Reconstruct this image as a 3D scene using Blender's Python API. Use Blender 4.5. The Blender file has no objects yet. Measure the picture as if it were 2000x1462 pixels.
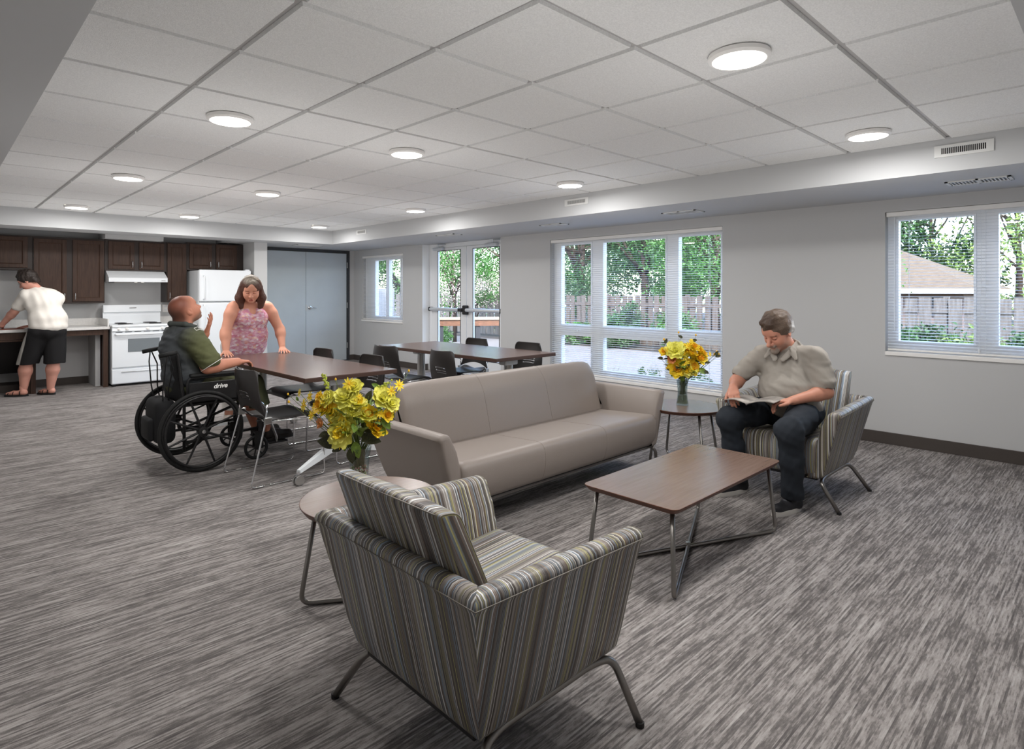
import bpy, bmesh, math, random
import numpy as np
from mathutils import Vector, Matrix, Euler

SC = bpy.context.scene
COL = SC.collection
PI = math.pi
T = 0.6096                      # ceiling tile module
E, C, XW, ZS = 1.35, 2.396, 6.19, 2.17   # eye height, ceiling, window wall, soffit underside
YB = 10.70                      # back wall

# ------------------------------------------------------------ camera
cam_d = bpy.data.cameras.new('camera')
cam = bpy.data.objects.new('camera', cam_d)
COL.objects.link(cam)
cam.location = (0, 0, E)
cam.rotation_euler = (PI/2, 0, -0.761115)
cam_d.sensor_fit = 'HORIZONTAL'
cam_d.sensor_width = 36.0
cam_d.lens = 1171.88/2000*36.0
cam_d.shift_x = (1000-974.36)/2000
cam_d.shift_y = -(731-570.09)/2000
cam_d.clip_start = 0.05
cam_d.clip_end = 200
SC.camera = cam

# ------------------------------------------------------------ exposure, world, sun
SC.view_settings.view_transform = 'Standard'
SC.view_settings.look = 'None'
SC.view_settings.gamma = 1.0
SC.view_settings.exposure = 0.0
SC.view_settings.use_curve_mapping = False
SC.cycles.max_bounces = 8
SC.cycles.diffuse_bounces = 5
SC.cycles.glossy_bounces = 4
SC.cycles.transparent_max_bounces = 24
SC.cycles.transmission_bounces = 6
SC.cycles.sample_clamp_indirect = 6.0
SC.cycles.caustics_reflective = False
SC.cycles.caustics_refractive = False
W = bpy.data.worlds.new('world'); SC.world = W
W.use_nodes = True
wn = W.node_tree.nodes; wl = W.node_tree.links
bgn = wn['Background']
sky = wn.new('ShaderNodeTexSky')
sky.sky_type = 'NISHITA'
sky.sun_disc = False
sky.sun_elevation = math.radians(50)
sky.sun_rotation = math.radians(230)
sky.air_density = 1.0; sky.dust_density = 2.0; sky.ozone_density = 1.5
wl.new(sky.outputs[0], bgn.inputs[0])
bgn.inputs[1].default_value = 1.75
sun_d = bpy.data.lights.new('sun', 'SUN')
sun_d.energy = 6.0; sun_d.angle = math.radians(1.5); sun_d.color = (1.0, 0.95, 0.86)
sun = bpy.data.objects.new('sun', sun_d); COL.objects.link(sun)
sun.location = (-6, -6, 14)
sun.rotation_euler = Vector((0.55, 0.30, -0.80)).to_track_quat('-Z', 'Y').to_euler()
LAMP_W = 14.3
LAMP_COL = (1.0, 0.985, 0.968)

# ------------------------------------------------------------ material helpers
def lin(c):
    out = []
    for v in c[:3]:
        v = v/255.0
        out.append(v/12.92 if v <= 0.04045 else ((v+0.055)/1.055)**2.4)
    return (out[0], out[1], out[2], 1.0)

def new_mat(name):
    m = bpy.data.materials.new(name); m.use_nodes = True
    return m, m.node_tree.nodes, m.node_tree.links, m.node_tree.nodes['Principled BSDF']

def mat(name, rgb, rough=0.6, metal=0.0, spec=0.5, var=0.0, vscale=8.0, bump=0.0, bscale=60.0, stretch=(1,1,1),
        rgb2=None, coat=0.0, emit=None, estr=0.0):
    """Principled material; 'var' mixes towards rgb2 (or a darker tone) with noise."""
    m, n, l, b = new_mat(name)
    b.inputs['Base Color'].default_value = lin(rgb)
    b.inputs['Roughness'].default_value = rough
    b.inputs['Metallic'].default_value = metal
    b.inputs['Specular IOR Level'].default_value = spec
    b.inputs['Coat Weight'].default_value = coat
    b.inputs['Coat Roughness'].default_value = 0.1
    if emit:
        b.inputs['Emission Color'].default_value = lin(emit); b.inputs['Emission Strength'].default_value = estr
    if var > 0 or bump > 0:
        tc = n.new('ShaderNodeTexCoord'); mp = n.new('ShaderNodeMapping'); mp.inputs['Scale'].default_value = stretch
        l.new(tc.outputs['Object'], mp.inputs['Vector'])
    if var > 0:
        nz = n.new('ShaderNodeTexNoise'); nz.inputs['Scale'].default_value = vscale; nz.inputs['Detail'].default_value = 5
        l.new(mp.outputs[0], nz.inputs['Vector'])
        r = n.new('ShaderNodeValToRGB'); r.color_ramp.elements[0].position = 0.3; r.color_ramp.elements[1].position = 0.7
        c2 = rgb2 if rgb2 else tuple(max(0, v*(1-var)) for v in rgb)
        r.color_ramp.elements[0].color = lin(c2); r.color_ramp.elements[1].color = lin(rgb)
        l.new(nz.outputs['Fac'], r.inputs[0]); l.new(r.outputs[0], b.inputs['Base Color'])
    if bump > 0:
        nb = n.new('ShaderNodeTexNoise'); nb.inputs['Scale'].default_value = bscale; nb.inputs['Detail'].default_value = 4
        l.new(mp.outputs[0], nb.inputs['Vector'])
        bp = n.new('ShaderNodeBump'); bp.inputs['Strength'].default_value = bump; bp.inputs['Distance'].default_value = 0.01
        l.new(nb.outputs['Fac'], bp.inputs['Height']); l.new(bp.outputs[0], b.inputs['Normal'])
    return m

MATS = {}
def carpet_mat():
    m, n, l, b = new_mat('carpet')
    tc = n.new('ShaderNodeTexCoord')
    def nz(scale, s, detail=3, rough=0.6):
        mp = n.new('ShaderNodeMapping'); mp.inputs['Scale'].default_value = s
        l.new(tc.outputs['Object'], mp.inputs['Vector'])
        t = n.new('ShaderNodeTexNoise'); t.inputs['Scale'].default_value = scale; t.inputs['Detail'].default_value = detail
        t.inputs['Roughness'].default_value = rough
        l.new(mp.outputs[0], t.inputs['Vector']); return t.outputs['Fac']
    def math_(op, x, y):
        q = n.new('ShaderNodeMath'); q.operation = op
        for i, v in enumerate((x, y)):
            if isinstance(v, (int, float)): q.inputs[i].default_value = v
            else: l.new(v, q.inputs[i])
        return q.outputs[0]
    sx = n.new('ShaderNodeSeparateXYZ'); l.new(tc.outputs['Object'], sx.inputs[0])
    def rows(width, fx, detail, off):           # tufted rows: every row has its own dashes along x
        row = math_('FLOOR', math_('MULTIPLY', sx.outputs[1], 1/width), 0)
        cb = n.new('ShaderNodeCombineXYZ'); l.new(math_('MULTIPLY', sx.outputs[0], fx), cb.inputs[0]); l.new(math_('MULTIPLY_ADD' if False else 'MULTIPLY', row, 7.313), cb.inputs[1]); cb.inputs[2].default_value = off
        t = n.new('ShaderNodeTexNoise'); t.inputs['Scale'].default_value = 1.0; t.inputs['Detail'].default_value = detail; t.inputs['Roughness'].default_value = .7
        l.new(cb.outputs[0], t.inputs['Vector']); return t.outputs['Fac']
    a = rows(.0070, 3.0, 4, 0)
    c = rows(.0036, 12.0, 3, 5.0)
    w = nz(1.0, (2.6, 9.0, 1), 3)
    d = nz(1.0, (1.3, 1.6, 1), 2)
    f = nz(380.0, (1, 1, 1), 2)
    s = math_('ADD', math_('MULTIPLY', a, .52), math_('MULTIPLY', c, .26))
    s = math_('ADD', s, math_('MULTIPLY', w, .14))
    s = math_('ADD', s, math_('MULTIPLY', d, .08))
    s = math_('ADD', s, math_('MULTIPLY', f, .12))
    r = n.new('ShaderNodeValToRGB'); e = r.color_ramp.elements
    e[0].position = 0.46; e[0].color = lin((88, 84, 83))
    e[1].position = 0.68; e[1].color = lin((176, 171, 168))
    q = r.color_ramp.elements.new(0.535); q.color = lin((112, 107, 105))
    q = r.color_ramp.elements.new(0.585); q.color = lin((148, 142, 139))
    l.new(s, r.inputs[0]); l.new(r.outputs[0], b.inputs['Base Color'])
    b.inputs['Roughness'].default_value = 0.95; b.inputs['Specular IOR Level'].default_value = 0.15
    bp = n.new('ShaderNodeBump'); bp.inputs['Strength'].default_value = 0.6; bp.inputs['Distance'].default_value = 0.006
    l.new(s, bp.inputs['Height']); l.new(bp.outputs[0], b.inputs['Normal'])
    return m

def stripe_mat(name):
    """multi-coloured woven stripes across UV.x (metres)."""
    m, n, l, b = new_mat(name)
    uv = n.new('ShaderNodeUVMap'); sp = n.new('ShaderNodeSeparateXYZ'); l.new(uv.outputs[0], sp.inputs[0])
    def band(freq, off):
        a = n.new('ShaderNodeMath'); a.operation = 'MULTIPLY_ADD'; a.inputs[1].default_value = freq; a.inputs[2].default_value = off
        l.new(sp.outputs[0], a.inputs[0])
        f = n.new('ShaderNodeMath'); f.operation = 'FLOOR'; l.new(a.outputs[0], f.inputs[0])
        w = n.new('ShaderNodeTexWhiteNoise'); w.noise_dimensions = '1D'; l.new(f.outputs[0], w.inputs['W'])
        return w.outputs['Value']
    def ramp(src, stops):
        r = n.new('ShaderNodeValToRGB'); r.color_ramp.interpolation = 'CONSTANT'
        e = r.color_ramp.elements
        e[0].position = 0; e[0].color = lin(stops[0][1]); e[1].position = stops[1][0]; e[1].color = lin(stops[1][1])
        for p, c in stops[2:]:
            q = e.new(p); q.color = lin(c)
        l.new(src, r.inputs[0]); return r.outputs[0]
    base = ramp(band(150, 7.3), [(0, (112, 104, 98)), (.20, (138, 131, 125)), (.38, (90, 84, 82)), (.54, (108, 114, 120)),
                                 (.72, (126, 120, 100)), (.80, (76, 68, 64)), (.90, (152, 146, 140))])
    line = ramp(band(380, 3.1), [(0, (64, 58, 56)), (.2, (196, 194, 190)), (.34, (144, 136, 96)), (.48, (136, 152, 168)),
                                 (.66, (112, 88, 72)), (.78, (176, 170, 112)), (.86, (216, 215, 213))])
    sel = band(380, 91.0)
    g = n.new('ShaderNodeMath'); g.operation = 'GREATER_THAN'; g.inputs[1].default_value = 0.60; l.new(sel, g.inputs[0])
    mx = n.new('ShaderNodeMix'); mx.data_type = 'RGBA'
    l.new(g.outputs[0], mx.inputs[0]); l.new(base, mx.inputs[6]); l.new(line, mx.inputs[7])
    l.new(mx.outputs[2], b.inputs['Base Color'])
    b.inputs['Roughness'].default_value = 0.42; b.inputs['Specular IOR Level'].default_value = 0.5
    nb = n.new('ShaderNodeTexNoise'); nb.inputs['Scale'].default_value = 9
    bp = n.new('ShaderNodeBump'); bp.inputs['Strength'].default_value = 0.12; bp.inputs['Distance'].default_value = 0.02
    l.new(nb.outputs['Fac'], bp.inputs['Height']); l.new(bp.outputs[0], b.inputs['Normal'])
    return m

def glass_mat(name, tint=(255, 255, 255), refl=0.08):
    m = bpy.data.materials.new(name); m.use_nodes = True
    n = m.node_tree.nodes; l = m.node_tree.links; n.clear()
    o = n.new('ShaderNodeOutputMaterial'); mx = n.new('ShaderNodeMixShader')
    t = n.new('ShaderNodeBsdfTransparent'); g = n.new('ShaderNodeBsdfGlossy'); fr = n.new('ShaderNodeLayerWeight')
    t.inputs[0].default_value = lin(tint); g.inputs['Roughness'].default_value = 0.02
    pw = n.new('ShaderNodeMath'); pw.operation = 'POWER'; pw.inputs[1].default_value = 5.0
    ml = n.new('ShaderNodeMath'); ml.operation = 'MULTIPLY_ADD'; ml.inputs[1].default_value = 0.55; ml.inputs[2].default_value = refl*0.4
    l.new(fr.outputs['Facing'], pw.inputs[0]); l.new(pw.outputs[0], ml.inputs[0])
    l.new(ml.outputs[0], mx.inputs[0]); l.new(t.outputs[0], mx.inputs[1]); l.new(g.outputs[0], mx.inputs[2]); l.new(mx.outputs[0], o.inputs[0])
    return m

def attr_mat(name, rough=0.55, spec=0.4, sss=0.0, bump=0.0, bscale=120, var=0.0, vscale=30):
    """base colour from the mesh's own 'Col' attribute (parts of the skin, lips, beard)."""
    m, n, l, b = new_mat(name)
    a = n.new('ShaderNodeAttribute'); a.attribute_name = 'Col'
    src = a.outputs['Color']
    if var > 0:
        nz = n.new('ShaderNodeTexNoise'); nz.inputs['Scale'].default_value = vscale; nz.inputs['Detail'].default_value = 4
        tc = n.new('ShaderNodeTexCoord'); l.new(tc.outputs['Object'], nz.inputs['Vector'])
        mr = n.new('ShaderNodeMapRange'); mr.inputs[3].default_value = 1-var; mr.inputs[4].default_value = 1+var
        l.new(nz.outputs['Fac'], mr.inputs[0])
        mm = n.new('ShaderNodeMix'); mm.data_type = 'RGBA'; mm.blend_type = 'MULTIPLY'; mm.inputs[0].default_value = 1
        l.new(src, mm.inputs[6]); l.new(mr.outputs[0], mm.inputs[7]); src = mm.outputs[2]
    l.new(src, b.inputs['Base Color'])
    b.inputs['Roughness'].default_value = rough; b.inputs['Specular IOR Level'].default_value = spec
    if bump > 0:
        nb = n.new('ShaderNodeTexNoise'); nb.inputs['Scale'].default_value = bscale; nb.inputs['Detail'].default_value = 5
        tc = n.new('ShaderNodeTexCoord'); l.new(tc.outputs['Object'], nb.inputs['Vector'])
        bp = n.new('ShaderNodeBump'); bp.inputs['Strength'].default_value = bump; bp.inputs['Distance'].default_value = 0.01
        l.new(nb.outputs['Fac'], bp.inputs['Height']); l.new(bp.outputs[0], b.inputs['Normal'])
    return m

M_carpet = carpet_mat()
M_wall = mat('wall_paint', (190, 190, 190), 0.75, bump=0.05, bscale=300)
M_white = mat('white_paint', (226, 228, 230), 0.6)
M_soffit = mat('soffit_paint', (190, 191, 192), 0.75)
M_tile = mat('ceiling_tile', (238, 238, 237), 0.95, spec=0.1, var=0.07, vscale=160, bump=0.35, bscale=220)
M_grid = mat('ceiling_grid', (178, 176, 175), 0.5)
M_base = mat('rubber_baseboard', (70, 63, 59), 0.55)
M_vinyl = mat('window_vinyl', (246, 248, 250), 0.35)
M_slat = mat('blind_slat', (244, 246, 248), 0.5)
_n = M_slat.node_tree.nodes; _l = M_slat.node_tree.links; _t = _n.new('ShaderNodeBsdfTranslucent'); _t.inputs[0].default_value = lin((240, 244, 248)); _m = _n.new('ShaderNodeMixShader'); _m.inputs[0].default_value = .35
_l.new(_n['Principled BSDF'].outputs[0], _m.inputs[1]); _l.new(_t.outputs[0], _m.inputs[2]); _l.new(_m.outputs[0], _n['Material Output'].inputs[0])
M_glass = glass_mat('window_glass')
M_greydoor = mat('grey_door_paint', (184, 193, 199), 0.42, var=0.03, vscale=3)
M_darkframe = mat('dark_door_frame', (52, 54, 57), 0.5)
M_chrome = mat('chrome', (225, 226, 228), 0.14, metal=1.0)
M_nickel = mat('brushed_nickel', (190, 190, 188), 0.3, metal=1.0)
M_steelgrey = mat('satin_grey_tube', (140, 136, 132), 0.32, metal=0.9)
M_black = mat('black_plastic', (26, 25, 26), 0.45)
M_blackfab = mat('black_fabric', (24, 24, 26), 0.85, bump=0.2, bscale=200)
M_chairplast = mat('charcoal_chair_plastic', (42, 39, 38), 0.42, bump=0.06, bscale=500)
M_rubber = mat('black_rubber', (22, 22, 22), 0.7)
M_cab = mat('espresso_wood', (74, 55, 45), 0.42, spec=.3, var=0.3, vscale=6, stretch=(14, 14, 1.2), rgb2=(58, 42, 35))
M_cabedge = mat('espresso_edge', (96, 66, 52), 0.35, var=0.2, vscale=6, stretch=(14, 14, 1.2))
M_cabdark = mat('espresso_frame', (48, 38, 34), 0.45)
M_lam = mat('dark_walnut_laminate', (98, 75, 66), 0.26, spec=.9, var=0.1, vscale=3, stretch=(20, 1.2, 20), rgb2=(88, 66, 58))
M_lamedge = mat('walnut_edge_band', (70, 50, 42), 0.4)
M_lam2 = mat('taupe_walnut_laminate', (124, 103, 92), 0.26, spec=1.0, var=0.06, vscale=3, stretch=(2, 22, 20), rgb2=(113, 92, 81))
M_lam2edge = mat('wood_ply_edge', (112, 72, 56), 0.45, var=0.4, vscale=8, stretch=(1, 1, 90))
M_sofa = mat('taupe_vinyl', (142, 132, 125), 0.42, bump=0.08, bscale=260)
M_stripe = stripe_mat('striped_upholstery')
M_piping = mat('piping_cord', (132, 126, 118), 0.5)
M_seam = mat('dark_seam', (60, 56, 54), 0.8)
M_counter = mat('white_counter', (222, 220, 217), 0.3, var=0.05, vscale=40)
M_appl = mat('white_enamel', (232, 235, 238), 0.22)
M_applside = mat('white_textured_side', (216, 219, 221), 0.4, bump=0.1, bscale=400)
M_ovenglass = mat('oven_glass', (122, 128, 132), 0.08)
M_lens = mat('lamp_lens', (255, 250, 240), 0.5, emit=(255, 250, 240), estr=7.0)
M_alu = mat('painted_aluminium', (206, 210, 214), 0.3, metal=.3)
M_flange = mat('white_metal_trim', (238, 236, 233), 0.4)
M_vent = mat('vent_metal', (214, 214, 212), 0.45)
M_dark = mat('dark_void', (14, 14, 15), 0.9)

# ------------------------------------------------------------ object helpers
def tag(o, label=None, cat=None, group=None, kind=None):
    if label: o['label'] = label
    if cat: o['category'] = cat
    if group: o['group'] = group
    if kind: o['kind'] = kind
    return o

def thing(name, label, cat, loc=(0, 0, 0), rz=0.0, group=None):
    o = bpy.data.objects.new(name, None); COL.objects.link(o)
    o.empty_display_size = 0.1
    o.location = loc; o.rotation_euler = (0, 0, rz)
    return tag(o, label, cat, group)

def copy_tree(o, parent=None):
    c = o.copy(); COL.objects.link(c)
    if parent: c.parent = parent
    for ch in list(o.children): copy_tree(ch, c)
    return c

class MB:
    """collects shapes; build() links them as ONE mesh object"""
    def __init__(s): s.v = []; s.f = []; s.m = []; s.uv = []
    def add(s, verts, faces, mi=0, uvs=None):
        o = len(s.v); s.v += [tuple(p) for p in verts]
        for k, f in enumerate(faces):
            s.f.append([i+o for i in f]); s.m.append(mi)
            s.uv.append(uvs[k] if uvs else None)
        return s
    def box(s, a, b, mi=0, bev=0.0, M=None):
        x0, y0, z0 = (min(a[i], b[i]) for i in range(3)); x1, y1, z1 = (max(a[i], b[i]) for i in range(3))
        if bev <= 0:
            v = [(x0,y0,z0),(x1,y0,z0),(x1,y1,z0),(x0,y1,z0),(x0,y0,z1),(x1,y0,z1),(x1,y1,z1),(x0,y1,z1)]
            f = [(0,3,2,1),(4,5,6,7),(0,1,5,4),(1,2,6,5),(2,3,7,6),(3,0,4,7)]
        else:
            bm = bmesh.new(); bmesh.ops.create_cube(bm, size=1)
            for p in bm.verts: p.co = Vector(((x0+x1)/2+p.co.x*(x1-x0), (y0+y1)/2+p.co.y*(y1-y0), (z0+z1)/2+p.co.z*(z1-z0)))
            bev = min(bev, 0.49*min(x1-x0, y1-y0, z1-z0))
            bmesh.ops.bevel(bm, geom=list(bm.edges), offset=bev, segments=2 if bev < 0.02 else 4, affect='EDGES', profile=0.5)
            bm.verts.index_update(); v = [tuple(p.co) for p in bm.verts]; f = [[q.index for q in g.verts] for g in bm.faces]; bm.free()
        if M is not None: v = [tuple(M @ Vector(p)) for p in v]
        return s.add(v, f, mi)
    def tube(s, pts, r, seg=10, mi=0, closed=False, cap=True, flat=1.0):
        pts = [Vector(p) for p in pts]; n = len(pts)
        rs = r if isinstance(r, (list, tuple)) else [r]*n
        d0 = (pts[1]-pts[0]).normalized(); up = Vector((0,0,1)) if abs(d0.z) < 0.9 else Vector((1,0,0))
        u = d0.cross(up).normalized(); v = []
        for i, p in enumerate(pts):
            if closed: d = (pts[(i+1) % n]-pts[i-1]).normalized()
            elif i == 0: d = d0
            elif i == n-1: d = (pts[i]-pts[i-1]).normalized()
            else: d = ((pts[i+1]-p).normalized()+(p-pts[i-1]).normalized()).normalized()
            u = (u-d*u.dot(d)).normalized(); w = d.cross(u)
            for k in range(seg):
                a = 2*PI*k/seg; v.append(p+u*math.cos(a)*rs[i]+w*math.sin(a)*rs[i]*flat)
        f = []
        for i in range(n if closed else n-1):
            j = (i+1) % n
            for k in range(seg):
                k2 = (k+1) % seg; f.append((i*seg+k, i*seg+k2, j*seg+k2, j*seg+k))
        if cap and not closed:
            f.append(tuple(range(seg))[::-1]); f.append(tuple(range((n-1)*seg, n*seg)))
        return s.add(v, f, mi)
    def lathe(s, prof, seg=32, mi=0, c=(0,0,0), M=None, cap=True):
        v = []; f = []
        for r, z in prof:
            for k in range(seg):
                a = 2*PI*k/seg; v.append(Vector((r*math.cos(a), r*math.sin(a), z)))
        for i in range(len(prof)-1):
            for k in range(seg):
                k2 = (k+1) % seg; f.append((i*seg+k, i*seg+k2, (i+1)*seg+k2, (i+1)*seg+k))
        if cap:
            if prof[0][0] > 1e-6: f.append(tuple(range(seg))[::-1])
            if prof[-1][0] > 1e-6: f.append(tuple(range((len(prof)-1)*seg, len(prof)*seg)))
        if M is not None: v = [M @ p for p in v]
        v = [p+Vector(c) for p in v]
        return s.add(v, f, mi)
    def prism(s, poly, axis, a, b, mi=0):
        """2D polygon extruded along axis (0,1,2) from a to b"""
        def P(p, t):
            q = list(p); q.insert(axis, t); return tuple(q)
        n = len(poly); v = [P(p, a) for p in poly]+[P(p, b) for p in poly]
        f = [tuple(range(n))[::-1], tuple(range(n, 2*n))]+[(i, (i+1) % n, n+(i+1) % n, n+i) for i in range(n)]
        return s.add(v, f, mi)
    def build(s, name, m, parent=None, smooth=False, loc=None, auto=None, fixn=True):
        me = bpy.data.meshes.new(name); me.from_pydata(s.v, [], s.f)
        ms = m if isinstance(m, (list, tuple)) else [m]
        for q in ms: me.materials.append(q)
        me.polygons.foreach_set('material_index', s.m)
        if any(u is not None for u in s.uv):
            lay = me.uv_layers.new(name='UVMap')
            for p, u in zip(me.polygons, s.uv):
                if u is None: continue
                for li, q in zip(p.loop_indices, u): lay.data[li].uv = q
        if fixn:
            bm = bmesh.new(); bm.from_mesh(me); bmesh.ops.recalc_face_normals(bm, faces=bm.faces); bm.to_mesh(me); bm.free()
        if smooth or auto:
            me.polygons.foreach_set('use_smooth', [True]*len(me.polygons))
            if auto: me.set_sharp_from_angle(angle=math.radians(auto))
        me.update()
        o = bpy.data.objects.new(name, me); COL.objects.link(o)
        if parent: o.parent = parent
        if loc: o.location = loc
        return o

def fillet(pts, r, n=5):
    """round the corners of a polyline"""
    pts = [Vector(p) for p in pts]; out = [pts[0]]
    for i in range(1, len(pts)-1):
        a, b, c = pts[i-1], pts[i], pts[i+1]
        d1 = (a-b); d2 = (c-b); k = min(r, d1.length*0.49, d2.length*0.49)
        p, q = b+d1.normalized()*k, b+d2.normalized()*k
        for j in range(n+1):
            t = j/n; out.append(p*(1-t)**2+b*2*t*(1-t)+q*t*t)
    out.append(pts[-1]); return out

def rotM(ax, ang): return Matrix.Rotation(ang, 4, ax)
def TR(x, y, z): return Matrix.Translation((x, y, z))

def text_obj(name, body, size, m, parent=None, M=None, extrude=0.0006, bold=0.0, shear=0.0, spacing=1.0):
    cu = bpy.data.curves.new(name, 'FONT'); cu.body = body; cu.size = size; cu.extrude = extrude; cu.offset = bold
    cu.align_x = 'CENTER'; cu.align_y = 'CENTER'; cu.shear = shear; cu.space_character = spacing
    tmp = bpy.data.objects.new('tmp', cu); COL.objects.link(tmp)
    dg = bpy.context.evaluated_depsgraph_get(); dg.update()
    me = bpy.data.meshes.new_from_object(tmp.evaluated_get(dg)); bpy.data.objects.remove(tmp); bpy.data.curves.remove(cu)
    if M is not None: me.transform(M)
    me.materials.clear(); me.materials.append(m)
    o = bpy.data.objects.new(name, me); COL.objects.link(o)
    if parent: o.parent = parent
    return o

def struct(mb, name, m, label, cat, parent=None, **k):
    o = mb.build(name, m, parent, **k)
    if parent is None: tag(o, label, cat, kind='structure')
    return o
# ============================================================ ROOM SHELL
XL, YF = -0.80, -1.10           # left wall, wall behind the camera
XO = 6.45                       # outer face of the window wall
OPEN = dict(w1=(9.0, 10.405, .81, 2.05), dr=(6.458, 8.413, 0.0, ZS+.06), w2=(3.013, 5.482, .257, 2.06), w3=(.10, 1.499, .82, 2.06))

b = MB(); b.box((XL-.2, YF-.2, -.12), (XO, YB+.2, 0))
struct(b, 'floor', M_carpet, 'streaky grey carpet tile floor of the common room', 'floor')

# ceiling: lay-in tiles that drop a little below a metal grid
b = MB()
X0g, Y0g = T*1.60227, T*3.38751
xs = [.345]+[X0g+i*T for i in range(7)]+[5.035]
ys = [.23]+sorted(Y0g+j*T for j in range(-3, 13) if .23 < Y0g+j*T < 9.43)+[9.436]
g, ch = 0.013, 0.008
for i in range(len(xs)-1):
    for j in range(len(ys)-1):
        x0, x1, y0, y1 = xs[i]+g, xs[i+1]-g, ys[j]+g, ys[j+1]-g
        if i == 0: x0 = xs[i]
        if i == len(xs)-2: x1 = xs[i+1]
        if j == 0: y0 = ys[j]
        if j == len(ys)-2: y1 = ys[j+1]
        if y1-y0 < .03: continue
        v = [(x0, y0, C+.016), (x1, y0, C+.016), (x1, y1, C+.016), (x0, y1, C+.016),
             (x0+ch*.5, y0+ch*.5, C), (x1-ch*.5, y0+ch*.5, C), (x1-ch*.5, y1-ch*.5, C), (x0+ch*.5, y1-ch*.5, C)]
        b.add(v, [(4,5,6,7),(0,1,5,4),(1,2,6,5),(2,3,7,6),(3,0,4,7)], 0)
b.box((XL-.2, YF-.2, C+.0165), (XO, YB+.2, C+.10), 1)
ceil_o = struct(b, 'ceiling', [M_tile, M_grid], 'suspended ceiling of square grey-white acoustic tiles', 'ceiling', fixn=False)

# soffits (boxed drops) round the room
b = MB(); b.box((5.035, YF, ZS), (XO-.02, YB+.1, C+.012))
struct(b, 'trim_1', M_soffit, 'boxed soffit running above the windows along the window wall', 'soffit')
b = MB(); b.box((XL, 9.436, ZS), (5.035, 9.95, C+.012)); b.box((3.55, 9.95, ZS), (5.035, YB+.1, C+.012)); b.box((XL, 9.95, ZS+.10), (3.55, YB+.1, C+.012))
struct(b, 'trim_2', M_soffit, 'boxed soffit running above the kitchen cabinets', 'soffit')
b = MB(); b.box((XL-.1, YF, ZS), (.345, 9.436, C+.012))
struct(b, 'trim_3', M_soffit, 'dark boxed soffit overhead at the left edge of the room', 'soffit')
b = MB(); b.box((.345, YF, ZS), (5.035, .23, C+.012))
struct(b, 'trim_4', M_soffit, 'boxed soffit overhead at the near end of the room', 'soffit')

# window wall with its openings
def wall_with_holes(holes, y0, y1, z1, xa, xb):
    b = MB(); cuts = sorted(holes); y = y0
    for (a, c, z0, zt) in cuts:
        b.box((xa, y, 0), (xb, a, z1))
        if z0 > 0: b.box((xa, a, 0), (xb, c, z0))
        if zt < z1: b.box((xa, a, zt), (xb, c, z1))
        y = c
    b.box((xa, y, 0), (xb, y1, z1)); return b
b = wall_with_holes(list(OPEN.values()), YF-.2, YB+.2, C+.1, XW, XO)
struct(b, 'wall_right', M_wall, 'light grey painted wall with the windows and garden doors', 'wall')
b = MB()
b.box((XL-.2, YB, 0), (4.26, YB+.2, C+.1)); b.box((6.08, YB, 0), (XW, YB+.2, C+.1)); b.box((4.26, YB, 2.165), (6.08, YB+.2, C+.1)); b.box((4.26, YB+.06, 0), (6.08, YB+.2, 2.165))
struct(b, 'wall_back', M_wall, 'grey painted end wall behind the kitchen and the double doors', 'wall')
b = MB(); b.box((XL-.2, YF-.2, 0), (XL, YB+.2, C+.1)); struct(b, 'wall_left', M_wall, 'grey wall on the left, out of the picture', 'wall')
b = MB(); b.box((XL, YF-.2, 0), (XW, YF, C+.1)); struct(b, 'wall_front', M_wall, 'grey wall behind the viewer, out of the picture', 'wall')
b = MB(); b.box((3.885, 9.90, 0), (4.10, YB, ZS)); struct(b, 'wall_pier', M_wall, 'narrow grey wall pier between the refrigerator and the double doors', 'wall')
b = MB(); b.box((XL-.4, YF-.4, C+.10), (XO+.1, YB+.4, C+.5)); struct(b, 'trim_5', M_soffit, 'unseen roof slab added above the ceiling to keep the sun out', 'roof')  # unseen slab, added so that no sunlight leaks into the room

# baseboards
BH, BT = .105, .012
b = MB()
for a, c in ((YF, 6.458), (8.413, YB)): b.box((XW-BT, a, 0), (XW, c, BH), bev=.003)
b.box((XW, 8.413-BT, 0), (6.30, 8.413, BH)); b.box((XW, 6.458, 0), (6.30, 6.458+BT, BH))
struct(b, 'baseboard_right', M_base, 'dark brown rubber baseboard along the window wall', 'baseboard')
b = MB(); b.box((4.10, YB-BT, 0), (4.26, YB, BH)); b.box((6.08, YB-BT, 0), (XW-BT, YB, BH)); b.box((XL, YB-BT, 0), (1.80, YB, BH)); b.box((3.885-BT, 9.90, 0), (3.885, 10.6, BH)); b.box((3.885-BT, 9.90-BT, 0), (4.10+BT, 9.90, BH))
struct(b, 'baseboard_back', M_base, 'dark brown rubber baseboard along the kitchen wall', 'baseboard')

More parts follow.
